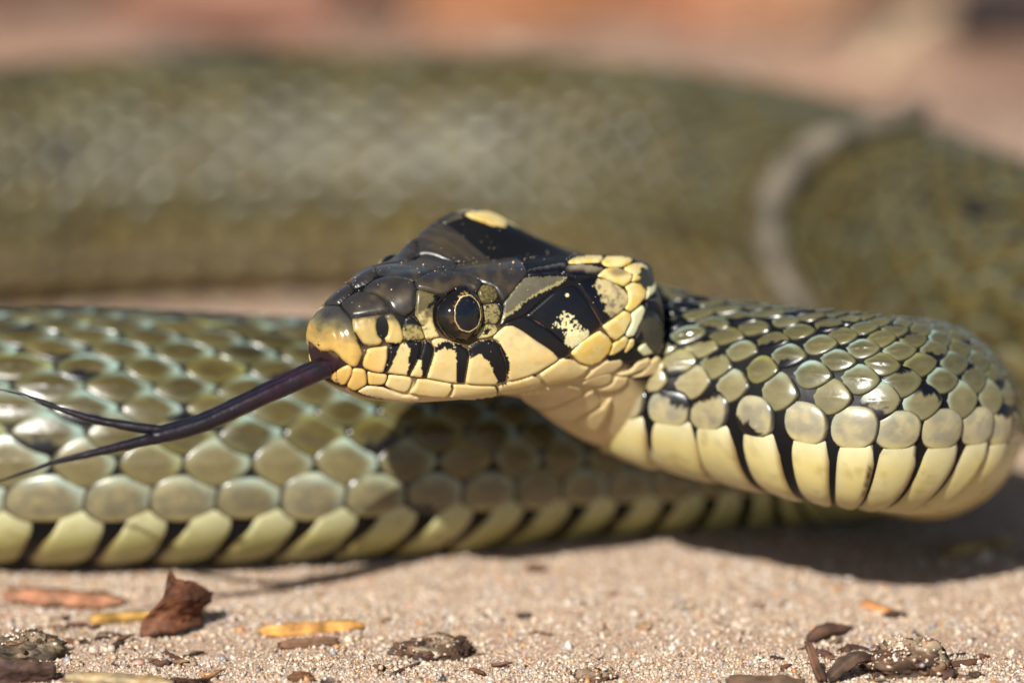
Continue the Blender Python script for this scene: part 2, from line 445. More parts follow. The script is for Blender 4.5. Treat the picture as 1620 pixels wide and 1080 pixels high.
def col_lip(p, s):
    n = fbm(p, .07, 11); c = mixc(CREAM, np.array([.66, .46, .16]), smooth(.35, .75, n)*.7)
    c = mixc(c, np.array([.42, .31, .13]), smooth(.62, .78, fbm(p, .11, 13))*.35)
    return mixc(c, np.array([.45, .37, .24]), smooth(560, 545, p[:, 1])*.45*smooth(.3, .6, n))
def col_lip_front(p, s):
    return mixc(col_lip(p, s), np.array([.64, .38, .085]), smooth(640, 570, p[:, 0])*.75)
def col_chin(p, s):
    n = fbm(p, .08, 15); return mixc(np.array([.68, .53, .27]), np.array([.62, .46, .22]), n)
def col_yel(p, s):
    n = fbm(p, .09, 17); c = mixc(np.array([.72, .58, .25]), np.array([.70, .48, .12]), smooth(.35, .7, n))
    return mixc(c, np.array([.50, .25, .04]), smooth(.68, .80, fbm(p, .12, 23))*.6)
def col_pale(p, s): return mixc(np.array([.60, .63, .42]), np.array([.66, .60, .33]), fbm(p, .1, 19))
def col_black(p, s): return np.tile(BLK, (len(p), 1))
def col_black_sp(p, s):
    n = vnoise(p, .12, 33); return mixc(np.tile(BLK, (len(p), 1)), np.array([.35, .34, .2]), smooth(.72, .8, n)*.8)
def col_par(p, s):
    c = col_top(p, s); n = fbm(p, .5, 21)
    return c
def col_t1(p, s):
    n = fbm(p, .35, 25); c = np.tile(BLK, (len(p), 1))
    j = p+(np.stack([vnoise(p, .35, 1), vnoise(p, .35, 2)], 1)-.5)*5
    m = inside(px('G 440,362 600,350 700,347 960,337 1045,362 960,430 840,500 740,545 600,610 500,670 380,735 400,745 330,800 260,860 150,940 85,1060 110,980 140,870 150,770 140,730 300,520'), j)
    ol = mixc(np.array([.085, .075, .05]), np.array([.13, .115, .07]), n)
    e = inside(px('G 440,362 700,347 960,337 1020,365 940,410 800,470 690,525 600,580 480,650 330,760 150,880 140,730'), j)
    ol = np.where(e[:, None], ol, mixc(ol, np.array([.36, .30, .12]), np.full(len(p), .8)))
    return np.where(m[:, None], ol, c)
def col_t3(p, s):
    j = p+(np.stack([vnoise(p, .45, 1), vnoise(p, .45, 2)], 1)-.5)*6
    m = inside(px('Z 500,440 545,415 600,430 640,490 690,520 684,560 600,612 548,592 556,540 520,500 475,498'), j)
    hole = vnoise(p, .33, 31) > .56; edge = inside(px('Z 560,520 690,520 684,560 600,612 560,600'), p)
    m &= (~hole) | edge
    m |= (np.hypot(p[:, 0]-896.5, p[:, 1]-467) < 2.6) | (np.hypot(p[:, 0]-891, p[:, 1]-493) < 2.2)
    return np.where(m[:, None], mixc(np.array([.55, .47, .20]), np.array([.70, .66, .40]), vnoise(p, .5, 3)), BLK)
def col_t4(p, s):
    j = p+(np.stack([vnoise(p, .4, 1), vnoise(p, .4, 2)], 1)-.5)*6
    m = inside(px('Z 705,262 740,225 800,222 880,272 918,320 907,375 862,422 815,442 775,405 782,372 745,340 755,320'), j)
    n = fbm(p, .14, 27); c = mixc(np.array([.20, .16, .10]), np.array([.52, .42, .20]), smooth(.35, .65, n))
    c = mixc(c, np.array([.66, .45, .20]), smooth(980, 992, p[:, 0])*.8)
    return np.where(m[:, None], c, BLK)
def col_t5(p, s):
    c = np.tile(BLK, (len(p), 1)); n = fbm(p, .1, 29)
    return mixc(c, np.array([.28, .22, .14]), smooth(434, 424, p[:, 1]+(n-.5)*8)*smooth(892, 905, p[:, 0])*.85)
def col_t2(p, s):
    n = fbm(p, .2, 29); return mixc(col_black(p, s), np.array([.10, .085, .055]), smooth(432, 424, p[:, 1]-(p[:, 0]-835)*-.12+(n-.5)*6)*.9)
def col_y3(p, s):
    return mixc(col_yel(p, s), np.array([.16, .13, .09]), smooth(16, 4, np.hypot((p[:, 0]-977)*.7, (p[:, 1]-432)*1.6))*.8)
# (name, outline, pigment, dome height, edge width, mode) mode m = mirrored on the far side, c = spans the midline
PL = [
 ('head_plate', 'A 520,575 560,635 640,725 680,795 692,870 730,970 785,1070 B 760,170 828,290 846,350 822,420 780,522 742,545 690,540 640,512 560,450 490,365 430,320 P 505,556 494,548 489,530 492,510 503,494 515,484', col_snout, .022, .06, 'r'),
 ('head_plate', 'A 535,585 580,530 650,470 740,420 825,388 945,393 1060,430 1150,500 1215,590 1245,672 1100,698 960,712 800,738 690,748 640,700 590,640', col_top, .026, .07, 'm'),
 ('head_plate', 'A 835,385 920,300 1000,240 1160,188 C 265,992 430,1000 560,1020 660,1046 D 130,165 165,235 162,330 155,470 140,540 80,600 0,655 A 1330,700 1255,660 1215,580 1160,500 1060,422 950,388', col_top, .028, .07, 'm'),
 ('head_plate', 'C 265,990 430,1000 560,1020 660,1045 760,1000 870,930 1000,895 1100,880 1230,890 P 724,418 722,408 665,412 602,427', col_top, .018, .05, 'c'),
 ('head_plate', 'D 135,152 200,110 330,45 470,15 620,12 760,28 900,58 1020,108 1120,160 1090,210 1050,270 1000,292 930,232 850,212 780,225 680,275 600,325 520,335 430,320 330,282 170,245 160,215', col_top, .030, .06, 'm'),
 ('head_plate', 'P 722,411 C 1240,890 D 620,10 760,26 900,56 1020,106 1120,158 1190,188 1280,238 1330,320 1400,440 P 794,479 G 200,640 300,530 400,405 490,290 P 829,420 815,402 785,397 755,401', col_par, .018, .05, 'm'),
 ('head_plate', 'D 1100,190 1190,188 1275,237 1322,310 1330,372 1290,430 1200,457 1120,457 1082,400 1040,310 1060,255', col_postoc_up, .02, .04, 'm'),
 ('head_plate', 'D 1120,465 1210,462 1300,437 1345,500 1370,590 1350,685 1300,750 1200,737 1115,747 1112,600', col_postoc, .018, .035, 'm'),
 ('head_plate', 'D 1108,757 1200,742 1295,757 1327,810 1320,850 1270,905 1180,940 1030,955 1030,900 1080,800', col_postoc, .016, .03, 'm'),
 ('head_plate', 'D 1312,432 1390,455 1412,520 1372,650 1368,560 1342,490', col_black, .012, .02, 'm'),
 ('head_plate', 'D 170,262 250,268 380,308 480,335 525,350 470,400 430,480 408,580 408,700 440,800 490,900 500,930 420,940 350,965 300,955 280,880 230,740 180,660 142,610 155,540 165,400', col_preoc, .018, .04, 'm'),
 ('head_plate', 'A 1440,740 P 640,504 D 80,620 140,642 190,702 235,782 285,902 280,962 180,980 60,985 0,985 P 636.5,539 637,520', col_loreal, .018, .035, 'm'),
 ('head_plate', 'A 690,757 800,746 960,720 1080,703 1120,712 1050,780 1032,880 1060,1000 1120,1060 B 1125,180 1100,222 1020,252 930,257 860,217 790,122 742,40 A 725,960 702,870', col_nasal, .026, .05, 'm'),
 ('head_plate', 'A 1150,712 1250,688 1310,725 1372,830 1410,950 1428,1060 B 1420,150 1380,217 1250,232 1180,192 1155,130 A 1200,1000 1222,880 1195,780', col_nasal, .026, .04, 'm'),
 ('lip_plate', 'B 910,285 990,267 1100,258 1200,240 1198,420 1147,612 1080,627 960,602 870,562 837,505 862,410', col_lip_front, .028, .05, 'm'),
 ('lip_plate', 'B 1210,240 1355,225 E 0,195 130,170 250,172 238,265 180,450 58,668 0,660 B 1330,648 1215,632 1157,615 1205,430', col_lip_front, .028, .05, 'm'),
 ('lip_plate', 'E 265,172 300,153 370,188 415,263 412,380 298,697 200,692 72,672 190,450 248,270', col_lip_front, .028, .05, 'm'),
 ('lip_plate', 'E 378,180 420,142 520,130 620,158 700,190 790,215 880,270 918,345 903,470 850,772 780,776 640,766 480,736 312,700 415,390 424,270', col_lip, .028, .055, 'm'),
 ('lip_plate', 'E 895,255 1000,190 1080,162 1200,153 1320,176 1400,262 H 85,330 165,520 188,700 185,845 100,852 50,862 E 1300,792 1100,796 950,790 862,775 915,470 930,350', col_lip, .028, .055, 'm'),
 ('lip_plate', 'H 0,208 60,140 170,50 280,45 400,110 500,180 620,268 720,330 850,420 937,522 880,570 760,640 640,710 480,772 320,817 205,835 195,700 172,520 95,330 60,255 0,240', col_lip, .024, .06, 'm'),
 ('temple_plate', 'G 100,1075 200,1000 300,958 460,905 540,932 700,1045 H 655,15 760,80 850,150 1000,280 1108,365 1090,420 960,522 940,520 850,415 720,325 500,175 400,105 280,42 170,42', col_black, .016, .04, 'm'),
 ('temple_plate', 'G 440,352 600,332 800,312 960,312 1080,332 1190,390 1160,440 1080,442 960,482 820,572 680,682 560,802 440,900 300,950 200,992 80,1072 110,980 142,870 150,770 142,722 230,612 330,482', col_t1, .018, .045, 'm'),
 ('temple_plate', 'G 480,285 490,245 620,212 800,182 960,152 1050,160 1000,222 940,295 800,303 600,322 500,332', col_t2, .014, .03, 'm'),
 ('temple_plate', 'Z 330,432 400,372 480,302 560,262 610,256 660,320 720,410 762,482 700,540 640,592 580,630 520,562 460,512 400,462', col_t3, .016, .04, 'm'),
 ('temple_plate', 'Z 622,242 700,214 760,214 830,240 890,280 918,320 912,362 870,412 812,452 767,482 722,400 670,320', col_t4, .018, .04, 'm'),
 ('temple_plate', 'Z 525,192 560,147 640,136 720,146 777,162 747,192 690,214 600,212', col_t5, .014, .035, 'm'),
 ('collar_scale', 'Z 565,124 620,99 700,93 778,96 752,126 640,132 580,135', col_yel, .016, .03, 'm'),
 ('collar_scale', 'Z 757,126 790,98 880,98 942,112 930,132 880,152 800,154 778,144', col_yel, .018, .03, 'm'),
 ('collar_scale', 'Z 735,207 780,162 850,158 910,180 938,205 926,238 890,264 830,240 770,213', col_y3, .020, .035, 'm'),
 ('collar_scale', 'Z 887,160 930,136 990,134 1027,165 1012,200 972,236 932,238 938,200 902,175', col_yel, .020, .035, 'm'),
 ('collar_scale', 'Z 895,264 940,240 980,250 1012,290 1007,330 960,382 925,410 893,390 915,345 914,302', col_yel, .020, .035, 'm'),
 ('collar_scale', 'Z 988,230 1030,195 1076,200 1084,240 1060,300 1010,342 1012,282', col_pale, .020, .035, 'm'),
 ('collar_scale', 'Z 765,488 830,446 890,400 925,415 930,450 892,530 840,572 815,556 790,520', col_yel, .022, .04, 'm'),
 ('collar_scale', 'Z 932,415 990,368 1010,390 990,450 942,547 905,552 895,535 927,480', col_pale, .020, .035, 'm'),
 ('collar_scale', 'Z 585,642 650,572 750,514 800,550 822,585 800,640 750,692 690,714 630,692', col_yel, .022, .04, 'm'),
 ('collar_scale', 'Z 823,592 850,572 890,542 917,562 892,612 830,652 798,657', col_yel, .018, .03, 'm'),
 ('collar_scale', 'Z 920,565 947,560 947,592 920,627 883,647 897,610', col_yel, .014, .025, 'm'),
 ('collar_scale', 'Z 945,112 1000,127 1060,167 1075,196 1030,190 1028,163 992,132', col_black, .016, .03, 'm'),
 ('collar_scale', 'Z 1084,204 1110,260 1125,328 1060,332 1018,338 1065,300 1088,245', col_black, .016, .03, 'm'),
 ('collar_scale', 'Z 1015,347 1128,337 1132,400 1100,442 1030,470 1000,450 1013,390', col_black, .016, .03, 'm'),
 ('collar_scale', 'Z 1000,474 1032,478 1102,452 1100,500 1080,540 1020,562 960,592 950,560', col_black_sp, .016, .03, 'm'),
 ('collar_scale', 'Z 965,622 1012,567 1082,592 1060,640 1000,660', col_pale, .016, .03, 'm'),
 ('collar_scale', 'Z 790,662 870,625 930,632 950,600 958,622 1000,668 930,700 860,690 800,700', col_black, .012, .03, 'm'),
 ('chin_plate', 'B 350,652 465,602 480,735 540,800 450,745', col_lip_front, .02, .04, 'm'),
 ('chin_plate', 'B 470,602 560,540 640,512 690,548 690,640 645,735 600,792 540,790 485,735', col_lip_front, .024, .04, 'm'),
 ('chin_plate', 'B 697,570 740,558 860,570 888,612 903,700 908,780 870,812 740,880 615,812 652,740 693,650', col_lip_front, .024, .045, 'm'),
 ('chin_plate', 'B 908,602 1000,627 1140,642 1193,652 1188,720 1150,790 1050,802 925,792', col_lip_front, .022, .04, 'm'),
 ('chin_plate', 'B 1212,652 1430,668 E 85,690 108,722 100,790 50,880 0,905 B 1330,882 1200,832 1157,800 1200,722', col_lip, .022, .04, 'm'),
 ('chin_plate', 'E 180,712 320,717 480,747 690,780 685,850 640,920 580,977 400,967 220,945 62,912 112,850 160,780', col_lip, .022, .04, 'm'),
 ('chin_plate', 'E 702,790 860,792 1100,807 1295,800 1335,860 1342,920 1250,960 1000,987 800,985 622,970 682,900', col_lip, .022, .04, 'm'),
 ('chin_plate', 'H 80,880 210,852 330,822 480,777 600,735 640,770 700,850 720,882 600,932 400,990 200,1012 90,1005 70,940', col_lip, .022, .04, 'm'),
 ('chin_plate', 'H 650,740 760,662 900,562 980,512 1080,470 1160,542 1250,612 1380,622 1300,722 1150,802 950,852 760,882 700,822', col_lip, .024, .05, 'm'),
 ('throat_scale', 'P 920,600 940,582 957,570 982,566 986,576 970,588 930,600', col_chin, .016, .04, 'm'),
 ('throat_scale', 'J 480,1000 700,940 800,820 960,768 992,830 900,930 700,1012 560,1035', col_chin, .018, .04, 'm'),
 ('throat_scale', 'J 640,1055 850,980 1000,800 1080,738 1165,830 1172,930 1080,992 850,1045', col_chin, .018, .04, 'm'),
 ('throat_scale', 'K 700,190 790,120 930,70 1040,60 1075,110 1040,180 960,215 800,215', col_chin, .016, .04, 'm'),
 ('throat_scale', 'K 860,255 960,228 1060,190 1110,110 1250,110 1240,180 1150,250 1020,285', col_chin, .016, .04, 'm'),
 ('throat_scale', 'K 340,212 600,185 720,222 742,290 430,442 250,470 30,345 0,310', col_chin, .028, .06, 'm'),
 ('throat_scale', 'K 755,285 850,240 935,400 905,445 640,592 420,570 265,485 430,450', col_chin, .028, .06, 'm'),
 ('throat_scale', 'K 955,440 1010,365 1065,345 1050,470 985,610 900,725 780,690 655,610 905,455', col_chin, .028, .06, 'm'),
 ('chin_plate', 'B 755,882 880,815 1000,808 1150,832 1300,902 1430,938 E 60,935 225,972 200,1020 100,1036 0,1034 B 1200,1000 1000,968 850,928', col_chin, .018, .04, 'm'),
]
M_PLATE = mat_vcol('head_plate', rough=.27, spec=.5, coat=0, bump=.10, bump_scale=2600, vary=.18, vary_scale=900)
M_LIP = mat_vcol('lip_plate', rough=.34, spec=.4, coat=0, bump=.10, bump_scale=2200, vary=.07, vary_scale=700, sss=.12)
STEP = 2.1
def plate_points(outline, mode, step=STEP):
    ol = resample(outline, step)
    lo, hi = ol.min(0), ol.max(0)
    gx, gy = np.meshgrid(np.arange(lo[0], hi[0], step), np.arange(lo[1], hi[1], step*.866))
    gx[1::2] += step/2
    g = np.stack([gx.ravel(), gy.ravel()], 1); g = g[inside(ol, g)]
    if len(g):
        e = np.roll(ol, -1, 0)
        g = g[seg_dist(g, ol, e) > step*.55]
    pts = np.concatenate([ol, g]); n = len(ol)
    vs, es, fs, ov, oe, of = delaunay_2d_cdt([Vector(p) for p in pts], [(i, (i+1) % n) for i in range(n)], [], 1, 1e-4)
    return np.array([tuple(v) for v in vs]), [tuple(f) for f in fs]
def boundary(faces):
    cnt = {}
    for f in faces:
        for i in range(len(f)):
            a, b = f[i], f[(i+1) % len(f)]; k = (min(a, b), max(a, b)); cnt[k] = cnt.get(k, 0)+1
    return np.array([k for k, c in cnt.items() if c == 1])
def paint(c, p):
    for poly, col, jag in PATCH:
        lo, hi = poly.min(0)-6, poly.max(0)+6
        near = (p[:, 0] > lo[0]) & (p[:, 0] < hi[0]) & (p[:, 1] > lo[1]) & (p[:, 1] < hi[1])
        if not near.any(): continue
        pj = p[near]+(np.stack([vnoise(p[near], .55, 1), vnoise(p[near], .55, 2)], 1)-.5)*2*jag
        m = np.zeros(len(p), bool); m[near] = inside(poly, pj); c[m] = col
    return c
def make_plate(name, outline, colf, hm, d0, mode, mat, parent, shape='plate', sink=.006, prepaint=True, extra=0.0):
    pts, faces = plate_points(outline, mode)
    sq = lift_px(pts)
    if mode == 'm' and colf in (col_top, col_par): sq[:, 1] = np.where(np.abs(sq[:, 1]) < 5, np.maximum(sq[:, 1], .012), sq[:, 1])
    c = colf(pts, sq)
    if prepaint: c = paint(c, pts)
    if mode == 'c':
        q = sq[:, 1].copy(); q[q < 0] = 0
        mid = q < .14; q[mid] = 0; sq = np.stack([sq[:, 0], q], 1)
        n = len(pts); remap = np.where(mid, np.arange(n), np.arange(n)+n)
        faces = faces+[tuple(remap[i] for i in reversed(f)) for f in faces]
        faces = [f for f in faces if len(set(f)) == len(f)]
        sq = np.concatenate([sq, sq*np.array([1, -1])]); c = np.concatenate([c, c])
        used = sorted({i for f in faces for i in f}); m = {o: k for k, o in enumerate(used)}
        sq = sq[used]; c = c[used]; faces = [tuple(m[i] for i in f) for f in faces]
    if mode == 'r':
        base, nrm = lift_3d(pts); wd = (base-HQ)@HL; neg = wd < .012
        base[neg] -= np.outer(wd[neg], HL); nrm[neg] -= np.outer(nrm[neg]@HL, HL); wd[neg] = 0
        nrm /= np.linalg.norm(nrm, axis=1, keepdims=True)
        n = len(pts); remap = np.where(neg, np.arange(n), np.arange(n)+n)
        faces = faces+[tuple(remap[i] for i in reversed(f)) for f in faces]
        base = np.concatenate([base, base-2*np.outer(wd, HL)]); nrm = np.concatenate([nrm, nrm-2*np.outer(nrm@HL, HL)]); c = np.concatenate([c, c])
        seen, keep = set(), []
        for f in faces:
            a = np.linalg.norm(np.cross(base[f[1]]-base[f[0]], base[f[2]]-base[f[0]]))
            if a > 1e-7 and frozenset(f) not in seen: keep.append(f); seen.add(frozenset(f))
        be = boundary(keep); mid = np.abs((base-HQ)@HL) < 1e-4
        be = np.array([e for e in be if not (mid[e[0]] and mid[e[1]])])
        d = seg_dist(base, base[be[:, 0]], base[be[:, 1]]); x = np.clip(d/d0, 0, 1)
        h = -sink+(hm+sink)*np.power(1-(1-x)**2.6, .7)+.02*np.minimum(d, .15)
        V = base+nrm*h[:, None]; F = []
        for f in keep:
            nn = np.cross(V[f[1]]-V[f[0]], V[f[2]]-V[f[0]])
            F.append(f if nn@(nrm[f[0]]+nrm[f[1]]+nrm[f[2]]) > 0 else tuple(reversed(f)))
        return [mesh_obj(name, V, F, mat, parent, c)], None
    base = surf(sq[:, 0], sq[:, 1]); be = boundary(faces)
    d = seg_dist(base, base[be[:, 0]], base[be[:, 1]])
    if shape == 'eye':
        x = 1-np.minimum(d/(d.max()*1.02), 1); h = -sink+(hm+sink)*np.sqrt(np.maximum(0, 1-x**2))
    else:
        x = np.clip(d/d0, 0, 1); h = -sink+(hm+sink)*np.power(1-(1-x)**2.6, .7)+.02*np.minimum(d, .15)
    h = h+extra
    out = []
    for sgn in ((1, -1) if mode == 'm' else (1,)):
        q = sq[:, 1]*sgn; so_ = sq[:, 0]
        if sgn < 0: so_ = so_-.24*smooth(1.0, 1.7, so_)
        V = S_at(so_, q, h)
        F = [tuple(reversed(f)) for f in faces] if sgn < 0 else faces
        # make sure faces look outwards
        f0 = F[len(F)//2]; nn = np.cross(V[f0[1]]-V[f0[0]], V[f0[2]]-V[f0[0]]); nc = surf_n(so_[[f0[0]]], q[[f0[0]]])[0]*NSGN
        if nn@nc < 0: F = [tuple(reversed(f)) for f in F]
        out.append(mesh_obj(name, V, F, mat, parent, c))
    return out, (pts, sq, h)
for name, spec, colf, hm, d0, mode in PL:
    mat = M_PLATE if name in ('head_plate', 'temple_plate') else M_LIP
    make_plate(name, px(spec), colf, hm*(.62 if name in ('lip_plate', 'chin_plate', 'temple_plate') else .8), d0*(.55 if mode != 'r' else .8), mode, mat, None, sink=.010 if colf in (col_top, col_par) else .006)
# eyes: a domed ball in each socket, gold ring round a black pupil
def col_eye(p, s):
    r = np.hypot((p[:, 0]-732.2)/22.6, (p[:, 1]-496.5)/27.2); n = vnoise(p, .5, 45)
    c = mixc(np.tile(np.array([.006, .005, .0045]), (len(p), 1)), np.array([.075, .045, .014]), smooth(.45, .7, fbm(p, .12, 46))*smooth(1.75, 1.1, r)*smooth(488, 512, p[:, 1]))
    return mixc(c, np.array([.45, .29, .10]), smooth(.74, .82, n)*.8*smooth(1.22, 1.06, r)*smooth(492, 474, p[:, 1]))
M_EYE = mat_vcol('eye_gloss', rough=.02, spec=.6, coat=0, vary=.2, vary_scale=1200)
EYE = 'D 830,213 900,235 980,300 1040,370 1085,450 1105,560 1105,680 1080,790 1020,880 940,950 850,1005 760,990 640,970 540,900 480,820 430,730 415,620 430,520 480,430 560,350 680,275 760,230'
eyes, (epts, esq, eh) = make_plate('eye', px(EYE), col_eye, .125, .05, 'm', M_EYE, None, shape='eye', sink=.02, prepaint=False)
def on_eye(pts):
    """Height of the eyeball's dome at pixel positions."""
    h = np.zeros(len(pts))
    for k, p in enumerate(pts):
        d = np.hypot(*(epts-p).T); i = np.argsort(d)[:4]; w_ = 1/(d[i]+.05); h[k] = (eh[i]*w_).sum()/w_.sum()
    return h
def eye_band(name, rin, rout, col, lift, mat):
    n = 56; a = np.arange(n)*2*np.pi/n; c0 = np.array([732.2, 496.5])
    rings = []
    for r in np.linspace(rin, rout, 4):
        wob = 1+.025*np.sin(a*9+1)*(r > rin) + .02*np.sin(a*23)*(r > rin)
        rings.append(c0+np.stack([np.cos(a)*22.6*r*wob, np.sin(a)*27.2*r*wob], 1))
    pts = np.concatenate(rings); sq = lift_px(pts); h = on_eye(pts)
    prof = np.repeat(np.array([-.002, lift, lift, -.002]), n) if rin > 0 else np.full(len(pts), lift)
    h = h+prof; F = grid_faces(4, n)
    c = mixc(np.tile(col, (len(pts), 1)), np.array(col)*.45, smooth(.45, .8, fbm(pts, .25, 41)))
    for sgn, par in ((1, eyes[0]), (-1, eyes[1])):
        f = F[:, ::-1] if sgn > 0 else F
        mesh_obj(name, S_at(sq[:, 0], sq[:, 1]*sgn, h), f.copy(), mat, par, c)
eye_band('pupil', 0.0, .88, (.005, .007, .012), .0015, M_EYE)
eye_band('iris_ring', .925, 1.01, (.58, .42, .19), .0035, M_EYE)

# specks of dust and sand sticking to the head
_r = np.random.default_rng(404); _n = 190
ds_, dq_ = _r.uniform(.15, 2.0, _n), _r.normal(1.2, 1.6, _n)
DUST = (S_at(ds_, dq_, np.full(_n, .024)), np.exp(_r.normal(math.log(.0026), .45, _n)))
# ------------------------------------------------------------------ body scales
ROWS = 19; Q_VEN = 3.5      # belly plates start Q_VEN*30 degrees from the top
_deg = np.array([98.5, 81.5, 69, 58, 48, 38.5, 28.5, 19, 9.5]); ROW_C = np.concatenate([-_deg, [0], _deg[::-1]])/30
_pit = np.array([20, 14.5, 11.8, 10.5, 10, 9.8, 9.6, 9.5, 9.5]); ROWQ = np.concatenate([_pit, [9.5], _pit[::-1]])/30
NK = {'t0': SIG[NH+4], 't1': SIG[NH+6], 't2': SIG[NH+10], 'turn': SIG[NH+7], 'front': SIG[NH+12], 'left': SIG[NH+18], 'back': SIG[NH+25], 'right': SIG[NH+34]}
_ss = np.linspace(S_NECK, NK['front'], 60); _q3 = np.full(60, 2.6)
_st = np.linalg.norm(surf(_ss+.02, _q3)-surf(_ss-.02, _q3), axis=1)/.04          # how far the outer flank is stretched round the bend
_sp = np.maximum(.30/np.maximum(_st, .75), .13); _bl = smooth(NK['t2']-.2, NK['front'], _ss); _sp = _sp*(1-_bl)+.375*_bl
def spacing(s):
    if s < NK['front']: return np.interp(s, _ss, _sp)
    return np.interp(s, [NK['front'], NK['left'], NK['back'], NK['right'], S_END], [.385, .41, .44, .43, .10])
COLS = [S_NECK-.16]
while COLS[-1] < S_END-.5: COLS.append(COLS[-1]+float(spacing(COLS[-1])))
COLS = np.array(COLS)
def disc(nr, na):
    r = np.concatenate([[0], np.linspace(0, 1, nr+1)[1:]**.75]); a = np.arange(na)*2*np.pi/na
    rr = np.concatenate([[0], np.repeat(r[1:], na)]); aa = np.concatenate([[0], np.tile(a, nr)])
    F = [(0, 1+j, 1+(j+1) % na) for j in range(na)]
    for i in range(nr-1):
        for j in range(na):
            a0, a1 = 1+i*na+j, 1+i*na+(j+1) % na; F.append((a0, a0+na, a1+na, a1))
    return rr, aa, F
def tri_quads(F): return [f for f in F]
def se(a, n):
    c, s = np.cos(a), np.sin(a); k = (np.abs(c)**n+np.abs(s)**n)**(-1/n); return c*k, s*k
def scale_verts(s0, row, ds, rr, aa, jit):
    """(sigma, q, height, p, t) of one dorsal scale; p runs towards the tail."""
    edge_row = row in (0, ROWS-1)
    n = (2.4-.3*float(smooth(NK['turn'], NK['front'], s0))) if edge_row else 1.48
    px_, qx = se(aa, n)
    fr = float(smooth(NK['turn'], NK['front'], s0))
    hl, hw = (.565 if edge_row else .535)+.01*fr, ((.67 if edge_row else .88)-.04*fr)
    px_ = px_*(1-.10*qx**2*np.sign(px_)*-1)                     # tail end a little more pointed
    p, t = rr*px_, rr*qx
    sgm = s0+p*hl*ds*(1+jit[0]*.035); q = ROW_C[row]+t*hw*ROWQ[row]*(1+jit[1]*.05)
    q = q+p*.025*jit[2]
    R = .62+.28*fr
    hd = .0175*R/.62*(1.55 if edge_row else 1.0)
    h = -.010+hd*np.power(np.maximum(0, 1-rr**(2.4 if edge_row else 3.4)), .6)+(.025-.008*fr)*p*(1-.3*rr)+.007
    h = h+.008*np.exp(-(t/.10)**2)*(1-rr)*(0 if edge_row else 1)
    h = np.where(rr > .98, h-.010, h)
    return sgm, q, h, p, t
def scale_color(s0, row, rr, p, t, V, rs):
    side = abs(ROW_C[row])/Q_VEN            # 0 along the back .. 1 beside the belly
    fr = float(smooth(NK['turn']-.3, NK['front'], s0)); neck = 1-float(smooth(S_NECK+.6, S_NECK+1.9, s0))
    n = fbm(V, 9, 51); n2 = fbm(V, 30, 53)
    olive = mixc(np.array([.055, .0415, .010]), np.array([.097, .0745, .024]), n)*(1+.14*rs.standard_normal())
    grey = np.array([.15, .145, .080])
    c = mixc(olive, grey, np.full(len(rr), min(1, max(0, (1-fr)*.35+.35*max(0, side-.45)))))
    st = vnoise(np.stack([p*1.6+row*7.1, t*9.0+s0*31.7], 1), 1.0, 59)
    c = c*(.80+.42*st)[:, None]
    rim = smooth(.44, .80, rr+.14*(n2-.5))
    yg = np.array([.23, .21, .045]); sheen_teal = np.array([.33, .47, .41])
    up = smooth(-.25, .65, -t*np.sign(ROW_C[row]+1e-6)*.75-.75*p)      # iridescent rim teal with sky sheen painted in, towards the back / head end
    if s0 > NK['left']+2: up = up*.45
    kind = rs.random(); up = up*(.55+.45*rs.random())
    rimc = mixc(sheen_teal, yg, np.clip((1-up)*.9+(.7 if kind > .72 else 0)-.12, 0, 1))
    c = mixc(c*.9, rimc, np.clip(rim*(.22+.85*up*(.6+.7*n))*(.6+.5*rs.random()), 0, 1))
    if row in (0, ROWS-1):
        c = mixc(c, mixc(np.array([.46, .39, .22]), np.array([.30, .27, .19]), smooth(.35, .65, fbm(V, 14, 67))), np.full(len(rr), .66-.36*fr+.15*rs.random())); 
        c = mixc(c, np.array([.62, .52, .20]), smooth(.4, .9, np.sign(ROW_C[row])*t)*.6)
    elif row in (1, ROWS-2):
        c = mixc(c, np.array([.40, .33, .17]), np.full(len(rr), .22+.45*neck))
    elif row in (2, 3, ROWS-3, ROWS-4) and neck > 0:
        c = mixc(c, np.array([.42, .36, .17]), np.full(len(rr), .40*neck))
    fleck = rs.random()
    if fleck < (.10 if s0 > NK['left']+2 else .20 if fr > .5 else .36):                          # ink flecks at some free edges
        s_ = 1 if rs.random() < .65 else -1
        m = smooth(.30, .36, -t*np.sign(ROW_C[row])*.8*s_+.30*p*(1 if rs.random() < .5 else -1)+.55*(fbm(V, 30, 57)-.5)+.12*(rs.random()-.5))
        c = mixc(c, INK, m)
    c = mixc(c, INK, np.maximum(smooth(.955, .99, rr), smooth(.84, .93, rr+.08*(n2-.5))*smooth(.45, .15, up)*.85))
    if s0 < S_NECK+.12 or (s0 < S_NECK+.36 and side < .62):       # black behind the yellow collar
        c = mixc(c, np.array([.012, .012, .013]), np.full(len(rr), 1.0-.15*rs.random()))
    elif s0 < S_NECK+.75 and side < .8 and rs.random() < .45:
        c = mixc(c, INK, smooth(.4, .55, n+.3*p))
    return c
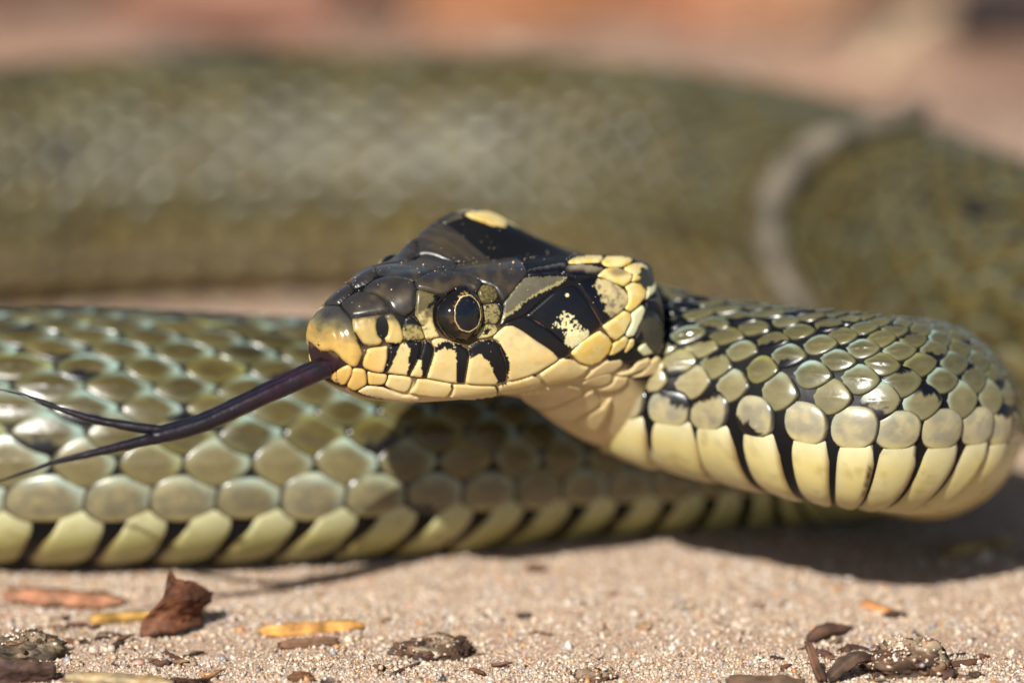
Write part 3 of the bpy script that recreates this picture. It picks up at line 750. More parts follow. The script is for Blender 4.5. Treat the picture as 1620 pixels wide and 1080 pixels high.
def ventral_verts(s0, ds, nu, nv):
    """Belly plate: a wide band from flank to flank, ends rounded, rear edge raised."""
    u = np.linspace(-1, 1, nu); v = np.linspace(-1, 1, nv)
    U, W = np.meshgrid(u, v, indexing='ij'); U = U.ravel(); W = W.ravel()
    half_q = 6-Q_VEN-.02
    lim = np.power(np.maximum(0, 1-np.abs(W)**2.3), .42)        # rounded ends
    q = 6+np.sign(U)*np.abs(U)*half_q*(1-.24*(1-lim)*np.abs(U)**5)+np.sign(U)*.10*np.abs(U)**4
    e = np.abs(U)*half_q
    fr = float(smooth(NK['turn'], NK['front'], s0))
    lean = (.04+.52*fr)*np.clip((half_q-e)/1.7, 0, 1)           # tips swept towards the head on the resting coil
    s = s0+W*ds*(.497-.03*fr+.05*float(smooth(S_NECK+2.0, S_NECK+1.0, s0)))+lean*ds
    r = np.maximum(np.abs(W), smooth(.86, 1.0, np.abs(U)))
    h = -.010+.030*np.power(np.maximum(0, 1-np.abs(W)**3), .6)*np.power(np.maximum(0, 1-np.abs(U)**14), .6)+.014*W
    return s, q, h, U, W
def ventral_color(U, W, V, rs, s0):
    n = fbm(V, 7, 61)
    fr = float(smooth(NK['turn']-.3, NK['front'], s0))
    c = mixc(np.array([.62, .49, .17]), np.array([.62, .55, .28]), n)
    c = mixc(c, np.array([.47, .46, .16]), np.full(len(U), .75*fr))
    c = mixc(c, np.array([.56, .56, .42]), smooth(.72, .97, np.abs(U))*.5)
    j = fbm(V, 26, 63)
    c = mixc(c, np.array([.33, .23, .09]), smooth(.58, .80, fbm(V, 12, 69))*.45); c = c*(.90+.18*rs.random())
    c = mixc(c, INK, smooth(.86, .93, W+.30*(fbm(V, 14, 65)-.5)+.08*rs.standard_normal())*smooth(.25, .60, np.abs(U)+.2*(j-.5)))
    c = mixc(c, np.array([.34, .20, .06]), smooth(.72, .96, np.abs(W))*.55)
    c = mixc(c, np.array([.06, .04, .03]), (1-smooth(.30, .46, np.abs(U)+.2*(n-.5)))*.9*fr)
    return c
M_SCALE = mat_vcol('scale_gloss', rough=.26, spec=.5, coat=0, bump=.16, bump_scale=2200, vary=.12, vary_scale=900)
M_FAR = mat_vcol('far_scale', rough=.37, spec=.42, coat=0, bump=.1, vary=.12)
M_BELLY = mat_vcol('belly_gloss', rough=.36, spec=.4, coat=0, bump=.10, bump_scale=1500, vary=.07, vary_scale=500, sss=.12)
# ---- list every scale, judge how large each shows, build the 300 largest singly and the rest as one mass
cand = []
for k, s0 in enumerate(COLS):
    for r in range(ROWS):
        s = s0+(float(spacing(s0))*.5 if r % 2 else 0)
        if s < S_NECK+.10 and 4 <= r <= ROWS-5: continue
        cand.append((s, r))
cs = np.array([c[0] for c in cand]); cr = np.array([c[1] for c in cand])
cp_ = surf(cs, ROW_C[cr]); cn = surf_n(cs, ROW_C[cr])*NSGN
tocam = CAM-cp_; tocam /= np.linalg.norm(tocam, axis=1, keepdims=True)
pp = proj(cp_); face = (cn*tocam).sum(1)
infr = (pp[:, 0] > -20) & (pp[:, 0] < 1640) & (pp[:, 1] > -20) & (pp[:, 1] < 1100)
area = np.array([float(spacing(s)) for s in cs])**2*np.clip(face, 0, 1)/(FD+pp[:, 2])**2
_bt = BVHTree.FromPolygons([tuple(v) for v in BV], [tuple(f) for f in BF])
vis = np.zeros(len(cs), bool)
for i in np.nonzero(infr & (face > .02))[0]:
    o = Vector(cp_[i]+cn[i]*.05); d = Vector(CAM)-o
    vis[i] = _bt.ray_cast(o, d.normalized())[0] is None
area = np.where(vis & infr, area, 0)
scored = np.argsort(-area)
N_FRONT = NK['left']+1.0
single = set(i for i in scored[:300] if area[i] > 0 and cs[i] < N_FRONT)
rr8, aa8, F8 = disc(9, 26); rr3, aa3, F3 = disc(3, 10)
mass, moff = [[[], [], []], [[], [], []]], [0, 0]
for i in range(len(cs)):
    if cs[i] > i_back1+2.5: continue
    rs = np.random.default_rng(1000+i); one = i in single
    seen = area[i] > 0
    if not one and not seen and cs[i] < i_back0 and face[i] < -.5: pass
    rr, aa, F = (rr8, aa8, F8) if one or (cs[i] < N_FRONT) else (rr3, aa3, F3)
    ds = float(spacing(cs[i]))
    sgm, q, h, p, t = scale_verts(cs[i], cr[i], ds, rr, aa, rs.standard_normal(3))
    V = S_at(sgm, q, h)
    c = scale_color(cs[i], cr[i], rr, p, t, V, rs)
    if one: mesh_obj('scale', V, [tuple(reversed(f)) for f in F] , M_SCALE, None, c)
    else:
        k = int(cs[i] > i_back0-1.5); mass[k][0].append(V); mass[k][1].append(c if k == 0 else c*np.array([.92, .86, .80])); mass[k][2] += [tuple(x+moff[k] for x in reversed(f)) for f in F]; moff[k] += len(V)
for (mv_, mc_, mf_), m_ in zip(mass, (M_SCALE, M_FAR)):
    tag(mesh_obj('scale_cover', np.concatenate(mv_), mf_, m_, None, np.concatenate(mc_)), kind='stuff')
# belly plates
nv_ = 0; mv, mc, mf, off = [], [], [], 0
for k, s0 in enumerate(COLS):
    if k == 0: continue
    if s0 > i_back1+2.5: break
    rs = np.random.default_rng(5000+k); ds = float(spacing(s0))
    one = s0 < N_FRONT; nu, nv = (64, 11) if one else (28, 5)
    s, q, h, U, W = ventral_verts(s0+(.12+.38*float(smooth(NK['turn'], NK['front'], s0)))*ds, ds, nu, nv); V = S_at(s, q, h); c = ventral_color(U, W, V, rs, s0)
    F = grid_faces(nu, nv, False)
    if one: mesh_obj('belly_scale', V, F.copy(), M_BELLY, None, c)
    else: mv.append(V); mc.append(c); mf.append(F+off); off += len(V)
tag(mesh_obj('belly_cover', np.concatenate(mv), np.concatenate(mf), M_BELLY, None, np.concatenate(mc)), kind='stuff')

M_DUST = mat_vcol('dust', rough=.6, vary=.2)
# ------------------------------------------------------------------ forked tongue
def catmull(pts, n):
    pts = np.array(pts, float); p = np.vstack([2*pts[0]-pts[1], pts, 2*pts[-1]-pts[-2]]); out = []
    m = len(pts)-1
    for t in np.linspace(0, m-1e-6, n):
        i = int(t); u = t-i; a, b, c, d = p[i:i+4]
        out.append(.5*((2*b)+(c-a)*u+(2*a-5*b+4*c-d)*u*u+(3*b-a-3*c+d)*u**3))
    return np.array(out)
def strand(pts, n, na, up=ZU, groove=0.0):
    """Tube through rows (x, y, z, half width, half height)."""
    q = catmull(pts, n); c = q[:, :3]; T = np.gradient(c, axis=0); T /= np.linalg.norm(T, axis=1, keepdims=True)
    S = np.cross(T, up); S /= np.linalg.norm(S, axis=1, keepdims=True); U = np.cross(S, T)
    a = np.arange(na)*2*np.pi/na
    k = 1-groove*np.exp(-((a-np.pi/2+np.pi) % (2*np.pi)-np.pi)**2/.18)
    V = c[:, None]+S[:, None]*(np.cos(a)*1)[None, :, None]*q[:, 3][:, None, None]+U[:, None]*(np.sin(a)*k)[None, :, None]*q[:, 4][:, None, None]
    V = V.reshape(-1, 3); F = grid_faces(n, na).tolist()
    F.append(list(range(na))); F.append(list(range((n-1)*na, n*na))[::-1])
    return V, F
def row(P_, a, b): return list(P_)+[a, b]
b0 = head_pt(-.55, 0, 1.945)
tb0 = proj(b0)[2]
trunk = [row(b0, .06, .05), row(at_depth(536, 573, tb0-.10), .072, .062), row(at_depth(505, 584, tb0-.17), .085, .075), row(at_depth(440, 613, tb0-.28), .082, .070), row(at_depth(380, 641, tb0-.36), .078, .066),
         row(at_depth(320, 668, tb0-.42), .078, .064), row(at_depth(262, 685, tb0-.48), .076, .058), row(at_depth(238, 688, tb0-.50), .066, .048)]
t1 = [row(at_depth(300, 677, tb0-.44), .010, .012), row(at_depth(270, 681, tb0-.465), .032, .030), row(at_depth(240, 679, tb0-.48), .034, .034), row(at_depth(195, 672, tb0-.50), .034, .032), row(at_depth(140, 661, tb0-.52), .027, .026), row(at_depth(80, 641, tb0-.54), .018, .018), row(at_depth(35, 624, tb0-.56), .009, .009), row(at_depth(-8, 615, tb0-.58), .004, .004)]
t2 = [row(at_depth(300, 679, tb0-.46), .010, .012), row(at_depth(268, 689, tb0-.50), .032, .030), row(at_depth(232, 696, tb0-.54), .038, .038), row(at_depth(190, 706, tb0-.58), .034, .032), row(at_depth(140, 718, tb0-.63), .026, .025), row(at_depth(90, 730, tb0-.68), .018, .017), row(at_depth(30, 750, tb0-.74), .010, .010), row(at_depth(-25, 770, tb0-.8), .005, .005)]
TV, TF = [], []; off = 0
for pts, n, g in ((trunk, 60, .35), (t1, 44, .1), (t2, 44, .1)):
    V, F = strand(pts, n, 20, groove=g)
    V = V+((fbm(V, 22, 71)-.5)*.012)[:, None]*ZU
    TV.append(V); TF += [[i+off for i in f] for f in F]; off += len(V)
TV = np.concatenate(TV)
px_t = proj(TV)[:, 0]
tc = mixc(np.tile(np.array([.010, .007, .011]), (len(TV), 1)), np.array([.028, .007, .015]), smooth(330, 520, px_t)*smooth(.35, .65, fbm(TV, 8, 73)))
M_TONGUE = mat_vcol('wet_tongue', rough=.30, spec=.4, coat=0, bump=.4, bump_scale=1600, vary=.25, vary_scale=700)
mesh_obj('tongue', TV, [f[::-1] for f in TF], M_TONGUE, None, tc)
# every part found so far belongs to the snake
for o in list(COL.objects):
    if o.type == 'MESH' and o.parent is None:
        o.parent = snake; o.matrix_parent_inverse = snake.matrix_world.inverted() if False else o.matrix_parent_inverse
        for k in range(3): o.location[k] = -snake.location[k]
# ------------------------------------------------------------------ ground
def gz(x, y):
    p = np.stack([x, y], -1).reshape(-1, 2)
    h = (fbm(p, 1.6, 81)-.5)*.10+(fbm(p, .45, 83)-.5)*.10
    far = smooth(11, 18, p[:, 1]); h = h+far*(fbm(p, .28, 85)-.42)*1.3
    near = smooth(3.0, 1.0, p[:, 1]); h = h*(.5+.5*np.maximum(near, far))-.035
    return h.reshape(np.shape(x))
def sand_mat():
    m = bpy.data.materials.new('sand_ground'); m.use_nodes = True; n = m.node_tree; b = n.nodes['Principled BSDF']
    g = n.nodes.new('ShaderNodeNewGeometry')
    def noise(scale, det=4):
        z = n.nodes.new('ShaderNodeTexNoise'); z.inputs['Scale'].default_value = scale; z.inputs['Detail'].default_value = det
        n.links.new(g.outputs['Position'], z.inputs['Vector']); return z
    def ramp(src, stops):
        r = n.nodes.new('ShaderNodeValToRGB'); n.links.new(src, r.inputs[0])
        while len(r.color_ramp.elements) < len(stops): r.color_ramp.elements.new(.5)
        for e, (p, c) in zip(r.color_ramp.elements, stops): e.position = p; e.color = (c[0]*.77, c[1]*.79, c[2]*.86, 1)
        return r
    def mix(a, c, f):
        x = n.nodes.new('ShaderNodeMix'); x.data_type = 'RGBA'
        n.links.new(f, x.inputs[0]); n.links.new(a, x.inputs[6]); n.links.new(c, x.inputs[7]); return x.outputs[2]
    fine = ramp(noise(3500, 2).outputs[0], [(.32, (.26, .16, .10)), (.48, (.44, .30, .19)), (.62, (.53, .38, .26)), (.75, (.44, .26, .14))])
    big = noise(14, 4); br = ramp(big.outputs[0], [(.40, (.15, .070, .040)), (.52, (.36, .205, .125)), (.58, (.22, .105, .062)), (.70, (.33, .14, .065))])
    sep = n.nodes.new('ShaderNodeSeparateXYZ'); n.links.new(g.outputs['Position'], sep.inputs[0])
    far = n.nodes.new('ShaderNodeMapRange'); far.inputs[1].default_value = .10; far.inputs[2].default_value = .17
    n.links.new(sep.outputs[1], far.inputs[0])
    fm = n.nodes.new('ShaderNodeMath'); fm.operation = 'MULTIPLY'; fm.inputs[1].default_value = .85; n.links.new(far.outputs[0], fm.inputs[0])
    n.links.new(mix(fine.outputs[0], br.outputs[0], fm.outputs[0]), b.inputs['Base Color'])
    b.inputs['Roughness'].default_value = .9; b.inputs['Specular IOR Level'].default_value = .2
    bp = n.nodes.new('ShaderNodeBump'); bp.inputs['Strength'].default_value = .8; bp.inputs['Distance'].default_value = .0003
    n.links.new(noise(2600, 3).outputs[0], bp.inputs['Height']); n.links.new(bp.outputs[0], b.inputs['Normal'])
    return m
def sinh_axis(n, a, b): u = np.linspace(-1, 1, n); return a*np.sinh(b*u)
gx = sinh_axis(380, 3.0, 7.4); gy = sinh_axis(420, 4.0, 7.1)+4.0
XX, YY = np.meshgrid(gx, gy, indexing='ij'); ZZ = gz(XX, YY)
ZZ = np.where(np.hypot(XX, YY-4) > 60, ZZ*.3, ZZ)
gnd = mesh_obj('ground', np.stack([XX.ravel(), YY.ravel(), ZZ.ravel()], 1), grid_faces(380, 420, False), sand_mat())
gnd['kind'] = 'structure'
# ------------------------------------------------------------------ loose sand grains
ico_v = []
ph = (1+5**.5)/2
for a, b in ((1, ph), (-1, ph), (1, -ph), (-1, -ph)): ico_v += [(0, a, b), (a, b, 0), (b, 0, a)]
ico_v = np.array(ico_v)/np.hypot(1, ph)
import itertools
_d = np.linalg.norm(ico_v[:, None]-ico_v[None], axis=2); _e = _d[_d > 0].min()*1.05
ICO_F = []
for t in itertools.combinations(range(12), 3):
    if all(_d[i, j] < _e for i, j in itertools.combinations(t, 2)):
        a, b, c = ico_v[list(t)]
        ICO_F.append(t if np.cross(b-a, c-a)@(a+b+c) > 0 else (t[0], t[2], t[1]))
ICO_F = np.array(ICO_F)
GCOL = np.array([(.52, .41, .30), (.58, .44, .29), (.64, .56, .45), (.44, .30, .18), (.50, .35, .22), (.46, .22, .08), (.17, .09, .05), (.30, .27, .25), (.05, .04, .035), (.52, .29, .20)])
GPROB = np.array([.22, .22, .09, .15, .15, .05, .04, .045, .012, .023]); GPROB = GPROB/GPROB.sum()
M_GRAIN = mat_vcol('sand_grain', rough=.32, spec=.5, vary=.15, vary_scale=3000)
oct_v = np.array([(1, 0, 0), (0, 1, 0), (-1, 0, 0), (0, -1, 0), (0, 0, 1), (0, 0, -1)], float)
OCT_F = np.array([(0, 1, 4), (1, 2, 4), (2, 3, 4), (3, 0, 4), (1, 0, 5), (2, 1, 5), (3, 2, 5), (0, 3, 5)])
def grain_mesh(name, cpos, size, parent=None, seed=0, simple=False):
    r = np.random.default_rng(seed); n = len(cpos)
    gv, gf = (oct_v, OCT_F) if simple else (ico_v, ICO_F); m = len(gv)
    tem = gv[None]*(1+.22*r.standard_normal((24, m, 1)))+.15*r.standard_normal((24, m, 3))*simple
    V = tem[r.integers(0, 24, n)]*np.exp(.22*r.standard_normal((n, 1, 3)))
    a = r.random(n)*2*np.pi; ca, sa = np.cos(a)[:, None], np.sin(a)[:, None]
    V = np.stack([V[..., 0]*ca-V[..., 1]*sa, V[..., 0]*sa+V[..., 1]*ca, V[..., 2]*.85], -1)
    V = V*size[:, None, None]+cpos[:, None]
    F = (gf[None]+m*np.arange(n)[:, None, None]).reshape(-1, 3)
    c = GCOL[r.choice(len(GCOL), n, p=GPROB)]*np.array([1.0, 1.03, 1.12])*(1+.12*r.standard_normal((n, 1)))
    o = mesh_obj(name, V.reshape(-1, 3), F, M_GRAIN, parent, np.repeat(c, m, 0), smooth_shade=False)
    tag(o, kind='stuff'); return o
def scatter(n, x0, x1, y0, y1, pw, seed):
    r = np.random.default_rng(seed); y = y0+(y1-y0)*r.random(n)**pw; x = x0+(x1-x0)*r.random(n); return x, y
def beds(n, x0, x1, y0, y1, pw, mean, spread, seed):
    x, y = scatter(n, x0, x1, y0, y1, pw, seed); z = np.exp(np.random.default_rng(seed+1).normal(math.log(mean), spread, n)); return x, y, z
def soft(b, seed):
    r = np.random.default_rng(seed); return b[0]+r.normal(0, .55, len(b[0]))*(np.abs(b[0]) > 2.8), b[1]-np.abs(r.normal(0, .7, len(b[0])))*(b[1] < .2), b[2]
xs, ys, sz = [np.concatenate(a) for a in zip(soft(beds(118000, -4.0, 4.0, -1.1, 4.4, 1.45, .0086, .32, 91), 89), beds(52000, -10, 10, -6, 9, 1.0, .0115, .35, 87), beds(9000, -7, 9, 4.0, 24, 1.0, .025, .4, 93))]
grain_mesh('sand', np.stack([xs, ys, gz(xs, ys)+sz*.3], 1), sz, None, 95, True)
xs, ys, sz = beds(5500, -4.0, 4.0, -1.1, 4.4, 1.5, .015, .28, 97)
grain_mesh('coarse_sand', np.stack([xs, ys, gz(xs, ys)+sz*.3], 1), sz, None, 98)

# ------------------------------------------------------------------ litter lying on the sand
M_LITTER = mat_vcol('dry_litter', rough=.75, spec=.3, bump=.9, bump_scale=1400, vary=.45, vary_scale=900)
def on_sand(x, y):
    p = on_ground(x, y); p[2] = gz(p[0], p[1]); return p
def chip(name, a, b, width, thick, col, label, cat, lift=.0, bend=0.0, seed=0, fibre=.25, taper=.5, up_end=0.0, col2=None, group=None):
    """Splinter of wood, straw or bark between two photograph positions on the ground: long fibres, ragged ends."""
    A, B = on_sand(*a), on_sand(*b); L = np.linalg.norm(B-A); n, na = max(10, int(L/.03)), 14
    T = (B-A)/L; S = np.cross(T, ZU); S /= np.linalg.norm(S); U = np.cross(S, T)
    r = np.random.default_rng(seed); t = np.linspace(0, 1, n)
    rag = 1-np.exp(-t/(.05*(1+r.random())))*taper-np.exp(-(1-t)/(.05*(1+r.random())))*taper
    ang = np.arange(na)*2*np.pi/na; fib = 1+fibre*(r.random(na)-.5)
    V = []
    for i in range(n):
        c = A+T*L*t[i]+U*(thick*.75+lift+bend*math.sin(math.pi*t[i])+up_end*t[i]**2)+S*(.18*width*math.sin(3*t[i]+seed))
        k = fib*(1+.16*r.standard_normal(na)*fibre)
        sx = np.sign(np.cos(ang))*np.abs(np.cos(ang))**.75; sy = np.sign(np.sin(ang))*np.abs(np.sin(ang))**.75
        V.append(c+S*(sx*k)[:, None]*width*rag[i]+U*(sy*k)[:, None]*thick*rag[i]+T*(r.random(na)*.05*(1 if i in (0, n-1) else 0))[:, None])
    V = np.concatenate(V)
    V = V+((fbm(V, 12, seed+3)-.5)*thick*.8)[:, None]*U
    F = grid_faces(n, na)[:, ::-1].tolist(); F += [list(range(na)), list(range((n-1)*na, n*na))[::-1]]
    cc = np.tile(np.array(col, float), (len(V), 1)); st = np.tile(r.random(na), n)
    cc *= (.65+.6*st)[:, None]; cc = mixc(cc, np.array(col2 if col2 is not None else np.array(col)*.35), smooth(.5, .75, fbm(V, 9, seed+11))*.8)
    o = mesh_obj(name, V, F, M_LITTER, None, cc); return tag(o, label, cat, group)
def clump(name, at, rx, ry, rz, col, label, cat, seed=0, grains=0, rough=.55, yaw=0.0, group=None, sink=.45, flakes=0):
    """Crumb of bark or humus: a low torn mass, with broken flakes standing out of it and grains stuck to it."""
    rz = rz*.75; c = on_sand(*at); bm_n = 40 if rx > .12 else 18
    th = np.linspace(0, math.pi, bm_n); fi = np.arange(bm_n*2)*2*np.pi/(bm_n*2)
    Tt, Ff = np.meshgrid(th, fi, indexing='ij'); d = np.stack([np.sin(Tt)*np.cos(Ff), np.sin(Tt)*np.sin(Ff), np.cos(Tt)], -1).reshape(-1, 3)
    k = 1+rough*(fbm(d+seed, 1.6, seed)-.5)*1.6+rough*.55*(fbm(d+seed, 4.5, seed+2)-.5)*1.6+rough*.5*(fbm(d+seed, 13, seed+4)-.5)
    cy, sy_ = math.cos(yaw), math.sin(yaw); V = d*k[:, None]*np.array([rx, ry, rz])
    V = np.stack([V[:, 0]*cy-V[:, 1]*sy_, V[:, 0]*sy_+V[:, 1]*cy, V[:, 2]], 1)+c+np.array([0, 0, rz*(1-sink)])
    cc = mixc(np.tile(np.array(col, float), (len(V), 1)), np.array(col)*.3, smooth(.4, .7, fbm(V, 10, seed+5)))
    cc = mixc(cc, np.array([.34, .25, .16]), smooth(.50, .70, fbm(V, 13, seed+9)+.25*(d[:, 2]-.6))*(.75 if grains else .25))
    o = mesh_obj(name, V, grid_faces(bm_n, bm_n*2).copy(), M_LITTER, None, cc); tag(o, label, cat, group)
    r = np.random.default_rng(seed+77)
    for f in range(flakes):
        a = r.random()*2*math.pi; rad = math.sqrt(r.random())*.95
        p = c+np.array([rx*rad*math.cos(a), ry*rad*math.sin(a), rz*(.25+.95*math.sqrt(max(0, 1-rad*rad)))])
        L, wd, tk = rx*r.uniform(.25, .55), rx*r.uniform(.10, .22), rx*r.uniform(.04, .09)
        ya, pi_ = r.random()*math.pi, r.normal(0, .6)
        T = np.array([math.cos(ya)*math.cos(pi_), math.sin(ya)*math.cos(pi_), math.sin(pi_)]); S = np.cross(T, ZU); S /= np.linalg.norm(S); U = np.cross(S, T); roll = r.normal(0, .5); S, U = S*math.cos(roll)+U*math.sin(roll), U*math.cos(roll)-S*math.sin(roll)
        nn, na = 9, 10; ang = np.arange(na)*2*np.pi/na; t = np.linspace(-1, 1, nn); fv = []
        for i in range(nn):
            e = (1-abs(t[i])**5*.55)*(1+.18*r.standard_normal(na)); fv.append(p+T*L*.5*(t[i]+.10*r.standard_normal(na))[:, None]+S*(np.sign(np.cos(ang))*np.abs(np.cos(ang))**.6*wd*e)[:, None]+U*(np.sin(ang)*tk*e)[:, None])
        fv = np.concatenate(fv); fc = np.tile(np.array(col)*r.uniform(.5, 1.7)*np.array([1.1, .95, .85]), (len(fv), 1))*(.6+.7*np.tile(r.random(na), nn))[:, None]
        fF = grid_faces(nn, na)[:, ::-1].tolist()+[list(range(na)), list(range((nn-1)*na, nn*na))[::-1]]
        mesh_obj('bark_flake', fv, fF, M_LITTER, o, fc, smooth_shade=False)
    if grains:
        up = np.nonzero((d[:, 2] > -.1) & (fbm(V, 11, seed+21) > .46))[0]; pick = r.choice(up, grains)
        grain_mesh('grain', V[pick]+r.normal(0, .01, (grains, 3)), np.exp(r.normal(math.log(.0095), .40, grains)), o, seed+78)
    return o
def leaf(name, corners, thick, col, label, cat, seed=0, curl=.08, t_off=0.0, n=22, ragged=.5, group=None):
    """Torn piece of a dry leaf: a curled sheet with real thickness, ribs and a ragged edge. corners are world points."""
    c = [np.array(p, float) for p in corners]; u = np.linspace(0, 1, n); Uu, Vv = np.meshgrid(u, u, indexing='ij')
    e = np.stack([Uu.ravel()*40, Vv.ravel()*40], 1); wob = (fbm(e, .16, seed)-.5)*ragged*.45
    edge = np.minimum(np.minimum(Uu, 1-Uu), np.minimum(Vv, 1-Vv)).ravel()
    U2 = Uu.ravel()+wob*(1-smooth(0, .35, edge)); V2 = Vv.ravel()+np.roll(wob, 7)*(1-smooth(0, .35, edge))
    Pm = (c[0]*((1-U2)*(1-V2))[:, None]+c[1]*(U2*(1-V2))[:, None]+c[2]*(U2*V2)[:, None]+c[3]*((1-U2)*V2)[:, None])
    N = np.cross(c[1]-c[0], c[3]-c[0]); N /= np.linalg.norm(N)
    rib = .12*np.abs(np.sin((Uu.ravel()+.6*np.abs(Vv.ravel()-.5))*9))
    Pm = Pm+N*(curl*(np.sin(math.pi*Uu.ravel())+.6*np.sin(2.2*math.pi*Vv.ravel()+seed))+.06*(fbm(e, .3, seed+1)-.5)+rib*curl*.4)[:, None]
    m = len(Pm); Vt = np.concatenate([Pm+N*thick/2, Pm-N*thick/2]); F = grid_faces(n, n, False); F2 = [list(f) for f in F]+[[x+m for x in f[::-1]] for f in F]
    rim = list(range(n))+[i*n+n-1 for i in range(1, n)]+[(n-1)*n+j for j in range(n-2, -1, -1)]+[i*n for i in range(n-2, 0, -1)]
    for a, b in zip(rim, rim[1:]+rim[:1]): F2.append([b, a, a+m, b+m])
    cc = mixc(np.tile(np.array(col, float), (m, 1)), np.array(col)*.35, smooth(.45, .75, fbm(Pm, 7, seed+4))); cc = mixc(cc, np.array(col)*1.7, smooth(.03, .0, rib)*.5)
    o = mesh_obj(name, Vt, F2, M_LITTER, None, np.concatenate([cc, cc])); return tag(o, label, cat, group)
def W(x, y, gy_):
    """World point seen at (x, y) at the depth of the ground seen at pixel row gy_."""
    g = on_ground(x, gy_); return at_depth(x, y, proj(g)[2])
leaf('leaf_fragment', [W(226, 1004, 1000), W(318, 985, 985), W(338, 932, 985), W(266, 903, 1000)], .012, (.13, .045, .018), 'curled reddish brown leaf fragment standing upright in front of the coil', 'leaf', 3, .07)
chip('straw_piece', (138, 968), (250, 960), .05, .035, (.52, .29, .07), 'yellow straw piece lying behind the upright leaf fragment', 'straw', seed=5)
chip('wood_chip', (408, 994), (568, 986), .055, .045, (.55, .27, .07), 'long orange wood chip with a squared end', 'wood chip', seed=7)
chip('bark_strip', (438, 1014), (528, 1014), .045, .03, (.22, .11, .06), 'thin brown bark strip lying along the orange wood chip', 'bark', seed=9)
chip('wood_chip', (2, 940), (188, 945), .085, .05, (.38, .17, .09), 'reddish brown wood chip tucked against the belly of the coil', 'wood chip', seed=11, fibre=.5)
clump('bark_clump', (38, 1030), .24, .13, .15, (.12, .085, .05), 'grey brown crumbly bark clump above the dark leaf', 'bark', 13, 50, flakes=22)
leaf('dead_leaf', [W(-30, 1100, 1080), W(85, 1092, 1072), W(88, 1046, 1072), W(-30, 1040, 1080)], .012, (.085, .045, .033), 'dark purplish dead leaf at the bottom corner of the sand', 'leaf', 15, .05)
chip('straw_piece', (98, 1068), (268, 1082), .055, .04, (.36, .27, .15), 'pale golden straw splinter with dark specks, close up', 'straw', seed=17, col2=(.42, .25, .08))
chip('twig', (280, 1084), (348, 1062), .012, .012, (.34, .17, .07), 'hair thin light brown twig pointing up beside the golden straw', 'twig', seed=19, up_end=.05)
leaf('leaf_fragment', [W(262, 1092, 1078), W(338, 1092, 1078), W(332, 1072, 1078), W(270, 1070, 1078)], .012, (.10, .045, .03), 'small dark leaf fragment lying under the thin twig', 'leaf', 21, .03)
clump('humus_clump', (688, 1018), .27, .16, .10, (.075, .045, .03), 'dark crumbly humus clump sprinkled with sand on open ground', 'soil clump', 23, 110, rough=.6, flakes=20)
chip('twig', (616, 1064), (660, 1040), .014, .014, (.12, .06, .035), 'short dark twig lying below the sandy humus clump', 'twig', seed=25)
clump('bark_crumb', (938, 1062), .14, .07, .06, (.10, .045, .022), 'red brown bark crumb half buried in pale sand under the head', 'bark', 27, 40, flakes=5)
chip('bark_strip', (1146, 1078), (1266, 1084), .07, .045, (.13, .075, .045), 'flat dark bark strip dusted with sand on its upper edge', 'bark', seed=29, fibre=.5)
chip('twig', (1306, 1082), (1278, 1070), .035, .03, (.13, .06, .035), 'stubby brown twig sticking up beside the flat bark strip', 'twig', seed=31, up_end=.20)
chip('bark_strip', (1306, 1080), (1392, 1050), .055, .04, (.12, .07, .045), 'curved bark strip arching up onto the sandy bark heap', 'bark', seed=33, bend=.10, fibre=.5)
clump('bark_heap', (1432, 1056), .24, .16, .19, (.11, .062, .036), 'large crumbling heap of bark covered in sand grains', 'bark', 35, 300, rough=.6, flakes=42)
clump('bark_crumb', (1478, 1062), .10, .09, .13, (.17, .075, .035), 'rusty bark crumb leaning on the right end of the bark heap', 'bark', 37, 30, flakes=6)
chip('twig', (1492, 1050), (1546, 1044), .028, .024, (.11, .055, .03), 'small dark twig with a pale broken tip beside the bark heap', 'twig', seed=39)
chip('bark_strip', (1276, 1006), (1340, 988), .045, .035, (.12, .06, .04), 'dark bark strip lying behind the bark heap', 'bark', seed=41, bend=.04)
chip('wood_chip', (1358, 948), (1408, 956), .04, .03, (.55, .24, .08), 'small orange wood chip with a dark end', 'wood chip', seed=43)
clump('bark_crumb', (1416, 962), .07, .05, .04, (.10, .05, .03), 'dark bark crumb touching the small orange wood chip', 'bark', 45, 0)
chip('straw_piece', (1486, 874), (1596, 852), .07, .045, (.42, .28, .10), 'tan straw piece lying in the shadow under the raised coil', 'straw', seed=47)
